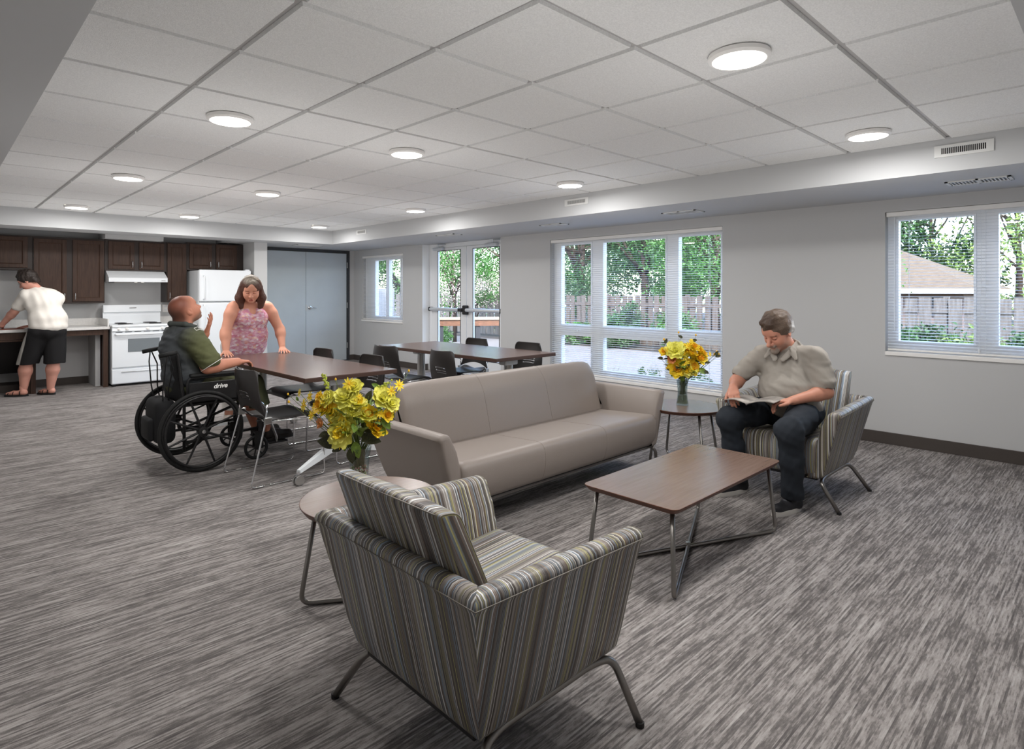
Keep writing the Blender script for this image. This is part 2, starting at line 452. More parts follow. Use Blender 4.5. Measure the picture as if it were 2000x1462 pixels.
# windows -------------------------------------------------
def window(name, op, panes, label, xg=6.31, cranks=()):
    y0, y1, z0, z1 = op
    r = thing(name, label, 'window', (xg, (y0+y1)/2, z0)); r['kind'] = 'structure'
    cy = (y0+y1)/2
    f = MB(); x0, x1 = -.03, .028
    ys_ = sorted({y0, y1}|{p[0] for p in panes}|{p[1] for p in panes}); zs_ = sorted({z0, z1}|{p[2] for p in panes}|{p[3] for p in panes})
    def is_pane(a, c, e, g_): return any(p[0] <= a+1e-6 and p[1] >= c-1e-6 and p[2] <= e+1e-6 and p[3] >= g_-1e-6 for p in panes)
    for i in range(len(ys_)-1):
        for j in range(len(zs_)-1):
            if not is_pane(ys_[i], ys_[i+1], zs_[j], zs_[j+1]):
                f.box((x0, ys_[i]-cy, zs_[j]-z0), (x1, ys_[i+1]-cy, zs_[j+1]-z0))
    for p in panes:      # stepped bead round every pane
        a, c, e, g_ = p[0]-cy, p[1]-cy, p[2]-z0, p[3]-z0; t = .018
        for q in (((-.045, a-t, e-t), (-.028, a, g_+t)), ((-.045, c, e-t), (-.028, c+t, g_+t)), ((-.045, a, e-t), (-.028, c, e)), ((-.045, a, g_), (-.028, c, g_+t))):
            f.box(*q)
    f.build('window_frame', M_vinyl, r)
    for p in panes:
        g_ = MB(); g_.box((.012, p[0]-cy, p[2]-z0), (.016, p[1]-cy, p[3]-z0)); g_.build('glass_pane', M_glass, r)
    s = MB(); s.box((XW-xg-.018, y0-cy+.002, -.030), (-.03, y1-cy-.002, .004), bev=.004); s.build('window_sill', M_flange, r)
    for (cy_, cz) in cranks:
        k = MB(); k.box((-.062, cy_-cy-.05, cz-z0-.012), (-.045, cy_-cy+.05, cz-z0+.012), bev=.004); k.tube([(-.058, cy_-cy, cz-z0), (-.075, cy_-cy+.02, cz-z0+.01), (-.078, cy_-cy+.09, cz-z0+.012)], .005, 6)
        k.build('crank_handle', M_vinyl, r)
    return r
window('window_1', OPEN['w1'], [(9.66, 10.03, .895, 1.955), (9.19, 9.555, .895, 1.955)], 'small white two-pane window nearest the grey double doors')
window('window_2', OPEN['w2'], [(4.84, 5.34, .915, 1.985), (3.75, 4.64, .915, 1.985), (3.07, 3.575, .915, 1.985),
                                (4.84, 5.34, .345, .765), (3.75, 4.64, .345, .765), (3.07, 3.575, .345, .765)],
       'large white six-pane window behind the sofa', cranks=((5.1, .84), (3.3, .84)))
window('window_3', OPEN['w3'], [(.885, 1.414, .918, 1.985), (.185, .724, .918, 1.985)], 'white window at the right edge, behind the seated reader')

# mini blinds ---------------------------------------------
def blind(op, label, pitch=.0262, wand=None, cords=()):
    y0, y1, z0, z1 = op; xb = 6.225; cy = (y0+y1)/2
    r = thing('window_blind', label, 'blind', (xb, cy, z0))
    h = MB(); h.box((-.028, y0-cy+.006, z1-z0-.042), (.014, y1-cy-.006, z1-z0-.002), bev=.004); h.build('headrail', M_flange, r)
    s = MB(); z = z0+.045; tl = math.radians(7); ct, st = .0125*math.cos(tl), .0125*math.sin(tl)
    ya, yb = y0-cy+.012, y1-cy-.012
    while z < z1-.05:
        zz = z-z0; crown = .0016
        v = []
        for y in (ya, yb):
            v += [(-ct, y, zz-st), (0, y, zz+crown), (ct, y, zz+st), (-ct, y, zz-st-.0005), (0, y, zz+crown-.0005), (ct, y, zz+st-.0005)]
        s.add(v, [(0,1,7,6),(1,2,8,7),(3,9,10,4),(4,10,11,5),(0,6,9,3),(2,5,11,8)])
        z += pitch
    s.build('slats', M_slat, r)
    q = MB(); q.box((-.012, ya, .012), (.012, yb, .028), bev=.004); q.build('bottom_rail', M_flange, r)
    c = MB()
    n = max(2, int((y1-y0)/.62)+1)
    for i in range(n):
        y = ya+.16+(yb-ya-.32)*i/(n-1)
        for dx in (-.0135, .0135): c.tube([(dx, y, .02), (dx, y, z1-z0-.04)], .0009, 4)
    c.build('ladder_cords', M_slat, r)
    if wand is not None:
        w = MB(); w.tube([(-.024, wand-cy, z1-z0-.05), (-.026, wand-cy, z1-z0-1.05)], .0042, 6); w.build('tilt_wand', M_slat, r)
    for cc in cords:
        w = MB(); y = cc-cy
        w.tube([(-.022, y, z1-z0-.05), (-.024, y-.004, (z1-z0)*.5), (-.024, y+.01, .06)], .0018, 5); w.lathe([(.002, 0), (.007, .004), (.009, .03), (.004, .036)], 10, c=(-.024, y+.01, .03)); w.build('pull_cord', M_slat, r)
    return r
blind(OPEN['w1'], 'white mini blind over the small window by the double doors', wand=10.25)
blind(OPEN['w2'], 'wide white mini blind over the large window behind the sofa', wand=None, cords=(3.16,))
blind(OPEN['w3'], 'white mini blind over the window at the right edge', wand=1.43, cords=(.83,))

# garden doors --------------------------------------------
r = thing('door_1', 'pair of white glazed garden doors in the window wall', 'door', (6.35, 7.40, 0)); r['kind'] = 'structure'
f = MB()
f.box((-.02, .935, 0), (.09, 1.013, ZS-.002)); f.box((-.02, -.942, 0), (.09, -.90, ZS-.002)); f.box((-.02, -.90, 2.10), (.09, .935, ZS-.002))
f.build('door_frame', M_white, r)
for sgn, nm in ((1, 'a'), (-1, 'b')):
    lf = MB(); a, c = (.006, .93) if sgn > 0 else (-.895, -.006)
    ga, gc = (.15, .76) if sgn > 0 else (-.775, -.15)
    lf.box((-.022, a, .01), (.022, ga, 2.095)); lf.box((-.022, gc, .01), (.022, c, 2.095)); lf.box((-.022, ga, .01), (.022, gc, .26)); lf.box((-.022, ga, 2.052), (.022, gc, 2.095))
    o = lf.build('door_leaf', M_white, r)
    g_ = MB(); g_.box((-.003, ga, .26), (.003, gc, 2.052)); g_.build('glass_pane', M_glass, o)
    t = MB()
    for q in (((-.026, ga, .26), (-.021, ga+.010, 2.052)), ((-.026, gc-.010, .26), (-.021, gc, 2.052)), ((-.026, ga, .26), (-.021, gc, .27)), ((-.026, ga, 2.042), (-.021, gc, 2.052))): t.box(*q)
    t.build('glazing_strip', M_black, o)
    pb = MB(); y0_, y1_ = (.03, .915) if sgn > 0 else (-.88, -.05)
    pb.tube([(-.075, y0_, 1.06), (-.075, y1_, 1.06)], .030, 14); o2 = pb.build('push_bar', M_alu, o, auto=40)
    e = MB(); ye = .905 if sgn > 0 else -.87
    e.box((-.105, ye-.02, 1.025), (-.02, ye+.025, 1.095), bev=.012); e.build('end_bracket', M_black, o2)
    if sgn > 0:
        k = MB(); k.box((-.10, -.055, .985), (-.02, .03, 1.135), bev=.015); k.box((-.115, .02, 1.03), (-.03, .13, 1.09), bev=.012); k.build('latch_box', M_black, o2)
    dc = MB(); yc = .70 if sgn > 0 else -.62
    dc.box((-.085, yc-.13, 2.055), (-.022, yc+.13, 2.105), bev=.01)
    dc.tube([(-.06, yc-.02, 2.11), (-.30, yc-.30, 2.125), (-.06, yc-.20, 2.15)], .011, 6, flat=.6); dc.build('door_closer', M_alu, o, auto=40)
    for zz in (1.20, 1.25, .93, .88):
        pass
s = MB(); s.box((-.06, -.90, 0), (.10, .93, .012)); s.build('threshold', M_nickel, r)
for yy in (1.009, -.942): s = MB(); s.box((-.159, yy, .106), (-.021, yy+.004, ZS-.002)); s.build('jamb_lining', M_vinyl, r)

# grey double doors ---------------------------------------
r = thing('door_2', 'pair of tall flush grey doors in a dark frame on the end wall', 'door', (5.17, YB, 0)); r['kind'] = 'structure'
f = MB(); f.box((-.91, -.015, 0), (-.86, .06, 2.164)); f.box((.855, -.015, 0), (.91, .06, 2.164)); f.box((-.86, -.015, 2.112), (.855, .06, 2.164)); f.build('door_frame', M_darkframe, r)
for a, c in ((-.857, -.003), (.003, .852)):
    lf = MB(); lf.box((a, .004, .012), (c, .05, 2.109), bev=.003); lo = lf.build('door_leaf', M_greydoor, r)
    if a > 0:
        h = MB(); h.lathe([(.036, 0), (.036, .010), (.020, .014), (.013, .018), (.013, .05)], 24, M=TR(a+.07, .004, 1.055) @ rotM('X', PI/2))
        h.tube([(a+.07, -.045, 1.055), (a+.10, -.05, 1.055), (a+.185, -.047, 1.052)], [.012, .011, .008], 10); h.build('lever_handle', M_chrome, lo, auto=40)
        k = MB(); k.box((a-.006, -.001, 1.0), (a+.012, .006, 1.11)); k.build('latch_plate', M_nickel, lo)
for zz in (.30, 1.09, 1.88):
    h = MB(); h.tube([(.857, -.014, zz-.055), (.857, -.014, zz+.055)], .010, 8); h.build('hinge', M_nickel, r)

# vents ---------------------------------------------------
def side_vent(y0, y1, z0, z1, n, label, darkfrom=0.0):
    r = thing('air_vent', label, 'vent', (5.035, (y0+y1)/2, (z0+z1)/2), group='slotted vents in the window-side soffit')
    w, h = (y1-y0)/2, (z1-z0)/2
    p = MB(); mw, mh = w*.76, h*.52
    for q in (((-.008, -w, -h), (.0, -mw, h)), ((-.008, mw, -h), (0, w, h)), ((-.008, -mw, -h), (0, mw, -mh)), ((-.008, -mw, mh), (0, mw, h))): p.box(*q)
    for i in range(n+1):
        y = -mw+2*mw*i/n; p.box((-.007, y-mw/n*.32, -mh), (0, y+mw/n*.32, mh))
    p.build('grille', M_vent, r)
    d = MB(); d.box((-.0025, -mw, -mh), (-.0005, mw, mh)); d.build('dark_backing', M_dark, r)
side_vent(.605, .925, 2.272, 2.352, 24, 'slotted white vent in the soffit face at upper right, above the right window')
side_vent(3.92, 4.24, 2.280, 2.352, 24, 'slotted white vent in the soffit face left of the big window, between the other two')
side_vent(8.32, 8.62, 2.275, 2.347, 20, 'small slotted vent in the soffit face nearest the grey double doors')
def under_vent(x, y, lx, ly, label, louv='y'):
    r = thing('ceiling_register', label, 'vent', (x, y, ZS), group='flat registers under the soffit')
    p = MB(); t = .02
    for q in (((-lx, -ly, -.008), (lx, -ly+t, 0)), ((-lx, ly-t, -.008), (lx, ly, 0)), ((-lx, -ly, -.008), (-lx+t, ly, 0)), ((lx-t, -ly, -.008), (lx, ly, 0)), ((-lx, -.008, -.008), (lx, .008, 0))): p.box(*q)
    n = 16
    for i in range(n):
        if ly >= lx:
            y_ = -ly+t+(2*ly-2*t)*(i+.5)/n; p.box((-lx+t, y_-.004, -.007), (lx-t, y_+.004, 0))
        else:
            x_ = -lx+t+(2*lx-2*t)*(i+.5)/n; p.box((x_-.004, -ly+t, -.007), (x_+.004, ly-t, 0))
    p.build('louvre', M_vent, r)
    d = MB(); d.box((-lx+t, -ly+t, -.002), (lx-t, ly-t, -.0005)); d.build('backing', M_darkframe, r)
under_vent(5.60, .76, .10, .19, 'flat register under the soffit beside the right window')
under_vent(5.62, 3.16, .10, .19, 'flat register under the soffit above the big window')
under_vent(5.52, 4.82, .08, .17, 'flat register under the soffit at the far end of the big window')
under_vent(5.42, 6.73, .08, .20, 'flat register under the soffit in front of the garden doors')
under_vent(4.85, 9.98, .24, .10, 'flat register under the soffit in front of the grey double doors')

# ceiling lights ------------------------------------------
LX = {1.31: 'left', 2.58: 'middle', 4.47: 'right'}
LYS = (1.18, 3.70, 6.22, 8.80)
ROW = {1.18: 'nearest the viewer', 3.70: 'over the second row from the viewer', 6.22: 'above the dining tables', 8.80: 'closest to the kitchen soffit'}
proto = None
for y in LYS:
    for x, nm in LX.items():
        if x == 1.31 and y == 1.18: lab = 'round disc light just above the striped armchair in front, out of the picture'
        else: lab = 'round glowing disc light in the %s column, %s' % (nm, ROW[y])
        if proto is None:
            r = thing('ceiling_light', lab, 'ceiling light', (x, y, C), group='round disc lights on the ceiling')
            f = MB(); f.lathe([(.118, 0), (.128, -.004), (.130, -.022), (.122, -.030), (.112, -.031), (.112, -.028)], 48, cap=False); f.build('trim_ring', M_flange, r, auto=40)
            l_ = MB(); l_.lathe([(.112, -.027), (.111, -.031), (.09, -.0335), (.05, -.035), (.0001, -.0355)], 48); l_.build('lens', M_lens, r, smooth=True)
            ld = bpy.data.lights.new('lamp', 'AREA'); ld.shape = 'DISK'; ld.size = .22; ld.energy = LAMP_W; ld.color = LAMP_COL
            lo = bpy.data.objects.new('lamp_glow', ld); COL.objects.link(lo); lo.location = (0, 0, -.040); lo.parent = r
            pd = bpy.data.lights.new('added_fill_light', 'POINT'); pd.energy = LAMP_W*.80; pd.shadow_soft_size = .25; pd.color = LAMP_COL  # added fill hanging in mid-air under the disc, brightens the ceiling
            po = bpy.data.objects.new('added_fill_light', pd); COL.objects.link(po); po.visible_glossy = False; po.location = (0, 0, -.95); po.parent = r
            proto = r
        else:
            r = copy_tree(proto); r.location = (x, y, C); r['label'] = lab
# ============================================================ KITCHEN
def pull(parent, x, z, y, L=.095, m=None):
    k = MB(); k.tube(fillet([(x, y, z-L/2), (x, y-.028, z-L/2+.006), (x, y-.028, z+L/2-.006), (x, y, z+L/2)], .012, 4), .0058, 8)
    return k.build('pull_handle', M_chrome, parent, smooth=True)

def cab_door(parent, xa, xb, za, zb, yf, side, lowpull=True):
    d = MB(); t, w = .02, .052; y0, y1 = yf-t, yf-.001
    d.box((xa, y0, za), (xa+w, y1, zb), bev=.003); d.box((xb-w, y0, za), (xb, y1, zb), bev=.003)
    d.box((xa+w-.001, y0, za), (xb-w+.001, y1, za+w), bev=.003); d.box((xa+w-.001, y0, zb-w), (xb-w+.001, y1, zb), bev=.003)
    # sticking: sloped lip then recessed flat panel
    a, b_, c_, e = xa+w, xb-w, za+w, zb-w; s = .012
    o = [(a, y0+.002, c_), (b_, y0+.002, c_), (b_, y0+.002, e), (a, y0+.002, e)]; i_ = [(a+s, y0+.011, c_+s), (b_-s, y0+.011, c_+s), (b_-s, y0+.011, e-s), (a+s, y0+.011, e-s)]
    d.add(o+i_, [(0,1,5,4), (1,2,6,5), (2,3,7,6), (3,0,4,7), (4,5,6,7)], 1)
    do = d.build('cabinet_door', [M_cab, M_cab], parent, fixn=True)
    if side:
        x = xb-.028 if side == 'R' else xa+.028
        pull(do, x, za+.075, y0)
    return do

def upper(x0, x1, z0, z1, yf, doors, label):
    r = thing('wall_cabinet', label, 'cabinet', ((x0+x1)/2, YB, z0), group='dark wood wall cabinets')
    cx, cz = (x0+x1)/2, z0
    b = MB(); b.box((x0-cx, yf-YB, 0), (x1-cx, -.002, z1-z0), bev=.002); b.build('cabinet_body', M_cabdark, r)
    for xa, xb, za, zb, s in doors: cab_door(r, xa-cx, xb-cx, za-cz, zb-cz, yf-YB, s)
    return r
YU = 10.37
upper(.34, 1.043, 1.65, 2.12, YU, [(.55, .991, 1.68, 2.10, None)], 'short dark wood wall cabinet at the left edge above the bending man')
upper(1.045, 1.885, 1.187, 2.12, YU, [(1.057, 1.427, 1.215, 2.088, 'R'), (1.496, 1.874, 1.215, 2.094, 'L')], 'tall dark wood wall cabinet with two doors left of the range hood')
upper(1.887, 2.704, 1.665, 2.125, YU, [(1.929, 2.264, 1.692, 2.10, 'R'), (2.328, 2.668, 1.692, 2.10, 'L')], 'short dark wood wall cabinet above the white range hood')
upper(2.706, 3.0, 1.19, 2.13, YU, [(2.716, 2.984, 1.224, 2.11, 'L')], 'narrow single-door dark wood wall cabinet between hood and refrigerator')
upper(3.002, 3.883, 1.70, 2.145, YU, [(3.036, 3.374, 1.725, 2.12, 'R'), (3.442, 3.773, 1.725, 2.128, 'L')], 'dark wood wall cabinet above the refrigerator')
b = MB(); b.box((1.86, 10.20, 2.126), (2.62, YB, ZS+.10)); tag(b.build('duct_cover', M_wall), 'light grey boxed duct cover above the hood cabinet', 'duct cover')

# range hood
r = thing('range_hood', 'white under-cabinet range hood above the stove', 'range hood', (2.285, YB, 1.50))
h = MB(); w = .385
h.prism([(-.002, .163), (-.33, .163), (-.53, .060), (-.53, 0), (-.002, 0)], 0, -w, w); h.build('hood_shell', M_appl, r)
q = MB(); q.box((-.30, -.45, -.012), (.30, -.05, .001)); q.build('filter_grille', M_nickel, r)
for xs_ in (-.06, .03): q = MB(); q.box((xs_, -.52, -.012), (xs_+.04, -.49, .0), bev=.004); q.build('light_switch', M_flange, r)
q = MB(); q.box((.30, -.532, .018), (.355, -.530, .026)); q.build('badge', M_steelgrey, r)

# range
r = thing('kitchen_range', 'white electric kitchen range with coil burners and oven door', 'stove', (2.28, 9.946, 0))
w = .384
b = MB(); b.box((-w, .03, .03), (w, .67, .86), bev=.006); b.build('range_body', M_appl, r)
for xs_ in (-w+.02, w-.06):
    for ys_ in (.05, .60): b = MB(); b.box((xs_, ys_, 0), (xs_+.04, ys_+.04, .035)); b.build('levelling_foot', M_black, r)
b = MB(); b.box((-w-.004, -.025, .846), (w+.004, .675, .878), bev=.009); ct = b.build('cooktop', M_appl, r)
for (x, y, rr) in ((-.19, .15, .095), (-.19, .45, .078), (.20, .15, .078), (.20, .45, .095)):
    k = MB(); k.lathe([(rr+.022, 0), (rr+.024, .004), (rr+.012, .004), (rr+.004, -.004)], 32, c=(x, y, .878), cap=False)
    bo = k.build('drip_ring', M_chrome, ct, auto=40)
    k = MB(); pts = []
    for i in range(110):
        a = i/110*2*PI*4; q_ = .018+(rr-.018)*i/110; pts.append((x+q_*math.cos(a), y+q_*math.sin(a), .889))
    k.tube(pts, .0065, 6, flat=.7); k.build('coil_burner', M_black, ct, smooth=True)
b = MB(); b.prism([(.60, .87), (.675, .87), (.675, 1.153), (.585, 1.153), (.570, 1.05), (.612, 1.035), (.606, 1.0)], 0, -w, w); b.build('backguard', M_appl, r)
b = MB(); b.box((-.045, .566, 1.105), (.045, .579, 1.113)); b.build('badge', M_steelgrey, r)
b = MB(); b.prism([(-.014, .79), (.03, .79), (.03, .846), (-.004, .846)], 0, -w, w); cp = b.build('control_panel', M_appl, r)
for x in (-.30, -.20, .06, .255, .325):
    k = MB(); k.lathe([(.023, 0), (.023, .008), (.016, .012), (.013, .026), (.0001, .028)], 20, M=TR(x, -.009, .818) @ rotM('X', PI/2)); k.box((x-.004, -.043, .803), (x+.004, -.012, .833), bev=.002); k.build('knob', M_flange, cp, auto=40)
b = MB(); b.box((-w, .004, .268), (w, .03, .786), bev=.008); od = b.build('oven_door', M_appl, r)
b = MB()
for i in range(6): b.box((-.34+i*.118, .0, .772), (-.255+i*.118, .006, .779))
b.build('vent_slots', M_dark, od)
b = MB(); b.tube(fillet([(-.34, .01, .745), (-.34, -.035, .742), (.34, -.035, .742), (.34, .01, .745)], .03, 5), .014, 10); b.build('oven_handle', M_appl, od, smooth=True)
b = MB(); b.box((-.185, -.002, .485), (.225, .006, .675), bev=.004); b.build('oven_window', M_ovenglass, od)
b = MB(); b.box((-w, .006, .04), (w, .03, .246), bev=.008); dr = b.build('storage_drawer', M_appl, r)
b = MB(); b.tube([(-.27, .004, .205), (.27, .004, .205)], .012, 10, flat=.5); b.build('drawer_grip', M_applside, dr, smooth=True)

# refrigerator
r = thing('refrigerator', 'white top-freezer refrigerator behind the standing woman', 'refrigerator', (3.44, 9.90, 0))
w = .395
b = MB(); b.box((-w, .07, .03), (w, .76, 1.69), bev=.008); b.build('refrigerator_body', M_applside, r)
b = MB(); b.box((-w+.02, .08, 0), (w-.02, .7, .04)); b.build('base_grille', M_black, r)
for z0, z1 in ((.07, 1.186), (1.202, 1.70)):
    b = MB(); b.box((-w-.002, 0, z0), (w+.002, .066, z1), bev=.018); d = b.build('refrigerator_door', M_appl, r)
    b = MB(); zz = (1.235, 1.60) if z0 > 1 else (.70, 1.155)
    b.tube(fillet([(-w+.06, .005, zz[0]), (-w+.06, -.045, zz[0]+.01), (-w+.06, -.045, zz[1]-.01), (-w+.06, .005, zz[1])], .03, 5), .012, 8); b.build('door_handle', M_appl, d, smooth=True)
b = MB(); b.box((w-.09, .01, 1.70), (w-.02, .06, 1.715), bev=.004); b.build('hinge_cover', M_appl, r)

# counters
b = MB(); b.box((XL+.3, 9.99, .822), (1.880, YB-.002, .860), bev=.004); b.box((XL+.3, YB-.02, .860), (1.880, YB-.002, .965), bev=.003); b.box((1.862, 10.05, .860), (1.880, YB-.02, .965), bev=.003)
tag(b.build('countertop', M_counter), 'long white countertop with low backsplash left of the stove', 'countertop')
b = MB(); b.box((2.680, 9.99, .822), (3.035, YB-.002, .860), bev=.004); b.box((2.680, YB-.02, .860), (3.035, YB-.002, .965), bev=.003)
tag(b.build('countertop', M_counter), 'short white countertop between the stove and the refrigerator', 'countertop')
r = thing('base_cabinet', 'dark wood base cabinet under the short countertop right of the stove', 'cabinet', (2.855, YB, 0))
b = MB(); b.box((-.165, -.66, .10), (.17, -.005, .820)); b.box((-.165, -.60, 0), (.17, -.05, .10)); b.build('cabinet_body', M_cabdark, r)
cab_door(r, -.15, .155, .12, .80, -.66, 'L')
r = thing('desk_counter_frame', 'dark wood support frame of the open knee space beside the stove', 'counter support', (1.43, 10.02, 0))
b = MB(); b.box((.385, .002, 0), (.430, .66, .820)); b.box((.375, 0, 0), (.435, .02, .820), bev=.002); b.build('side_panel', M_cab, r)
b = MB(); b.box((-.44, .002, 0), (-.385, .66, .820)); b.build('side_panel', M_cab, r)
b = MB(); b.box((-.385, .01, .745), (.375, .03, .820)); b.build('apron', M_cab, r)
r = thing('sink_cabinet', 'open-front dark sink cabinet under the counter beside the bending man', 'cabinet', (.50, 10.03, 0))
b = MB(); b.box((-.7, 0, .725), (.488, .02, .815), bev=.002); b.box((-.7, -.004, .70), (.488, .014, .722), bev=.002); b.build('apron', M_cab, r)
b = MB(); b.prism([(.10, .70), (.115, .70), (.33, .26), (.315, .26)], 0, -.7, .488); b.build('slanted_pipe_cover', M_black, r)
b = MB(); b.box((.44, .02, 0), (.488, .64, .72)); b.build('side_panel', M_cab, r)
b = MB(); b.box((-.7, .34, 0), (.44, .36, .10)); b.build('kick_board', M_base, r)
b = MB(); b.box((1.74, 10.20, 0), (1.80, YB-.001, .82)); tag(b.build('pipe_chase', M_wall), 'slim grey painted pipe chase under the counter beside the stove', 'pipe chase')
r = thing('wall_outlet', 'white outlet plate on the wall right of the stove backguard', 'outlet', (2.775, YB, 1.09))
b = MB(); b.box((-.045, -.008, -.06), (.045, 0, .06), bev=.004); b.build('plate', M_flange, r)
for zs_ in (.012, -.042): b = MB(); b.box((-.018, -.0095, zs_), (.018, -.008, zs_+.03)); b.build('socket', M_white, r)
b = MB(); b.box((-.17, -.12, 0), (.12, .12, .006), bev=.002, M=TR(.80, 10.16, .862) @ rotM('Z', .2))
tag(b.build('paper_folder', mat('red_brown_card', (140, 78, 62), .6)), 'red-brown folder lying on the counter in front of the bending man', 'folder')
b = MB(); b.box((-.15, -.11, 0), (.15, .11, .003), M=TR(1.10, 10.20, .862) @ rotM('Z', -.3))
tag(b.build('paper_sheet', mat('white_paper', (222, 224, 226), .7)), 'white paper sheet lying on the counter beside the folder', 'paper')
# ============================================================ LOUNGE FURNITURE
def shell(parent, hw, xr, xf, z0, ztf, ztr, flare, m, name='shell', pipe=True, th=.085, stripes=True):
    """U-shaped upholstered shell: two arms and a back, flared outwards, mitred at the rear corners."""
    prof = [(-.10, z0-.008), (-.04, z0-.006), (-.012, z0), (.0, z0+.018)]
    zt = max(ztf, ztr); H = zt-z0
    for t in (.2, .4, .6, .8, .93): prof.append((flare*t*.98, z0+H*t*.96))
    seam = len(prof); prof.append((flare, zt-.030))
    for o, dz in ((-.004, -.014), (-.016, -.003), (-.034, .0), (-.052, -.003), (-.066, -.012), (-.074, -.026)): prof.append((flare+o*th/.085, zt+dz))
    for t in (.75, .55, .35): prof.append((flare*t-th*1.0, z0+H*t))
    prof.append((-.10, z0+.06))
    N = len(prof)
    def zz(z, x):      # arms slope gently: height depends on x
        t = (x-(xr-flare))/(xf-(xr-flare)); t = min(1, max(0, t))
        w = max(0, (z-z0)/H)
        return z+((ztr*(1-t)+ztf*t)-zt)*w**2
    mb = MB()
    K = 10
    for sgn in (-1, 1):        # arms
        rows = []
        for k in range(K+1):
            row = []
            for (o, z) in prof:
                xa = xr-o; x = xa+(xf-xa)*(k/K)
                if k == K: x = xf-.016
                row.append((x, sgn*(hw+o), zz(z, x)))
            rows.append(row)
        # rounded front end
        cen_o = flare*.45-.04
        for ins, dx in ((.005, .009), (.013, .014), (.024, .016)):
            row = []
            for i, (o, z) in enumerate(prof):
                a = prof[i-1]; c = prof[(i+1) % N]
                nx, nz = (c[1]-a[1]), -(c[0]-a[0]); L = math.hypot(nx, nz) or 1
                nx, nz = nx/L, nz/L
                o2, z2 = o-nx*ins, z-nz*ins
                row.append((xf-.016+dx, sgn*(hw+o2), zz(z2, xf)))
            rows.append(row)
        v = [p for r_ in rows for p in r_]; f = []; uv = []
        for k in range(len(rows)-1):
            for i in range(N-1):
                q = (k*N+i, (k+1)*N+i, (k+1)*N+i+1, k*N+i+1)
                if sgn > 0: q = q[::-1]
                f.append(q); front = k >= K
                uv.append([((v[j][1] if front else v[j][0]), v[j][2]) for j in q])
        last = (len(rows)-1)*N
        cap = [last+i for i in range(N)]
        if sgn < 0: cap = cap[::-1]
        f.append(cap[::-1]); uv.append([(v[j][1], v[j][2]) for j in cap[::-1]])
        mb.add(v, f, 0, uv)
    rows = []
    for k in range(K+1):       # back
        row = []
        for (o, z) in prof:
            y = (hw+o)*(-1+2*k/K); row.append((xr-o, y, zz(z, xr-flare)))
        rows.append(row)
    v = [p for r_ in rows for p in r_]; f = []; uv = []
    for k in range(K):
        for i in range(N-1):
            q = (k*N+i, k*N+i+1, (k+1)*N+i+1, (k+1)*N+i)
            f.append(q); uv.append([(v[j][1]+3.0, v[j][2]) for j in q])
    mb.add(v, f, 0, uv)
    o = mb.build(name, m, parent, auto=50, fixn=True)
    if pipe:
        p = MB(); so, sz = prof[seam]
        path = [(xf-.018, -(hw+so), zz(sz, xf)), (xr-so, -(hw+so), zz(sz, xr-so)), (xr-so, (hw+so), zz(sz, xr-so)), (xf-.018, (hw+so), zz(sz, xf))]
        p.tube(path, .0019, 6); p.build('piping', M_piping, o, smooth=True)
    # webbing underside
    return o

def loft(prof, ys, insets, m, name, parent, shrinkc=None, capuv=(1, 0), uvoff=0.0, bulge=0.0, auto=60):
    """prof: closed (x,z) outline lofted along y; insets shrink it towards its centre near the ends"""
    N = len(prof); cx = sum(p[0] for p in prof)/N; cz = sum(p[1] for p in prof)/N
    if shrinkc: cx, cz = shrinkc
    rows = []
    for y, ins in zip(ys, insets):
        row = []
        for i, (x, z) in enumerate(prof):
            a = prof[i-1]; c = prof[(i+1) % N]; nx, nz = (c[1]-a[1]), -(c[0]-a[0]); L = math.hypot(nx, nz) or 1
            row.append((x-nx/L*ins, y, z-nz/L*ins))
        rows.append(row)
    v = [p for r_ in rows for p in r_]; f = []; uv = []
    for k in range(len(rows)-1):
        for i in range(N):
            j = (i+1) % N; q = (k*N+i, k*N+j, (k+1)*N+j, (k+1)*N+i)
            f.append(q); uv.append([(v[t][1]+uvoff, v[t][2]) for t in q])
    for base, rev in ((0, True), ((len(rows)-1)*N, False)):
        q = [base+i for i in range(N)]; q = q[::-1] if rev else q
        f.append(q); uv.append([(v[t][0]*capuv[0]+v[t][2]*capuv[1]+1.7, v[t][2]) for t in q])
    return MB().add(v, f, 0, uv).build(name, m, parent, auto=auto)

def rpoly(pts, r, n=5):
    """closed polygon with rounded corners, ccw so that normals point out; r may be a list"""
    out = []; N = len(pts)
    for i in range(N):
        a, b, c = Vector(pts[i-1]), Vector(pts[i]), Vector(pts[(i+1) % N]); rr = r[i] if isinstance(r, (list, tuple)) else r
        d1, d2 = a-b, c-b; k = min(rr, d1.length*.49, d2.length*.49); p, q = b+d1.normalized()*k, b+d2.normalized()*k
        for j in range(n+1):
            t = j/n; w = p*(1-t)**2+b*2*t*(1-t)+q*t*t; out.append((w.x, w.y))
    return out

def leg_frame(parent, y, xr, xf, zr, fy, fxr, fxf, r=.0125):
    s = 1 if y > 0 else -1
    pts = [(fxf, s*fy, .006), (xf+.035, y+s*.012, zr-.012), (xf-.06, y, zr), (xr+.06, y, zr), (xr-.012, y+s*.014, zr-.012), (fxr, s*fy, .006)]
    t = MB(); t.tube(fillet(pts, .045, 6), r, 12); o = t.build('leg_frame', M_steelgrey, parent, smooth=True)
    for fx in (fxf, fxr):
        g = MB(); g.lathe([(r+.0012, 0), (r+.0012, .014), (r, .015)], 12, c=(fx, s*fy, 0)); g.build('foot_cap', M_black, o)
    return o

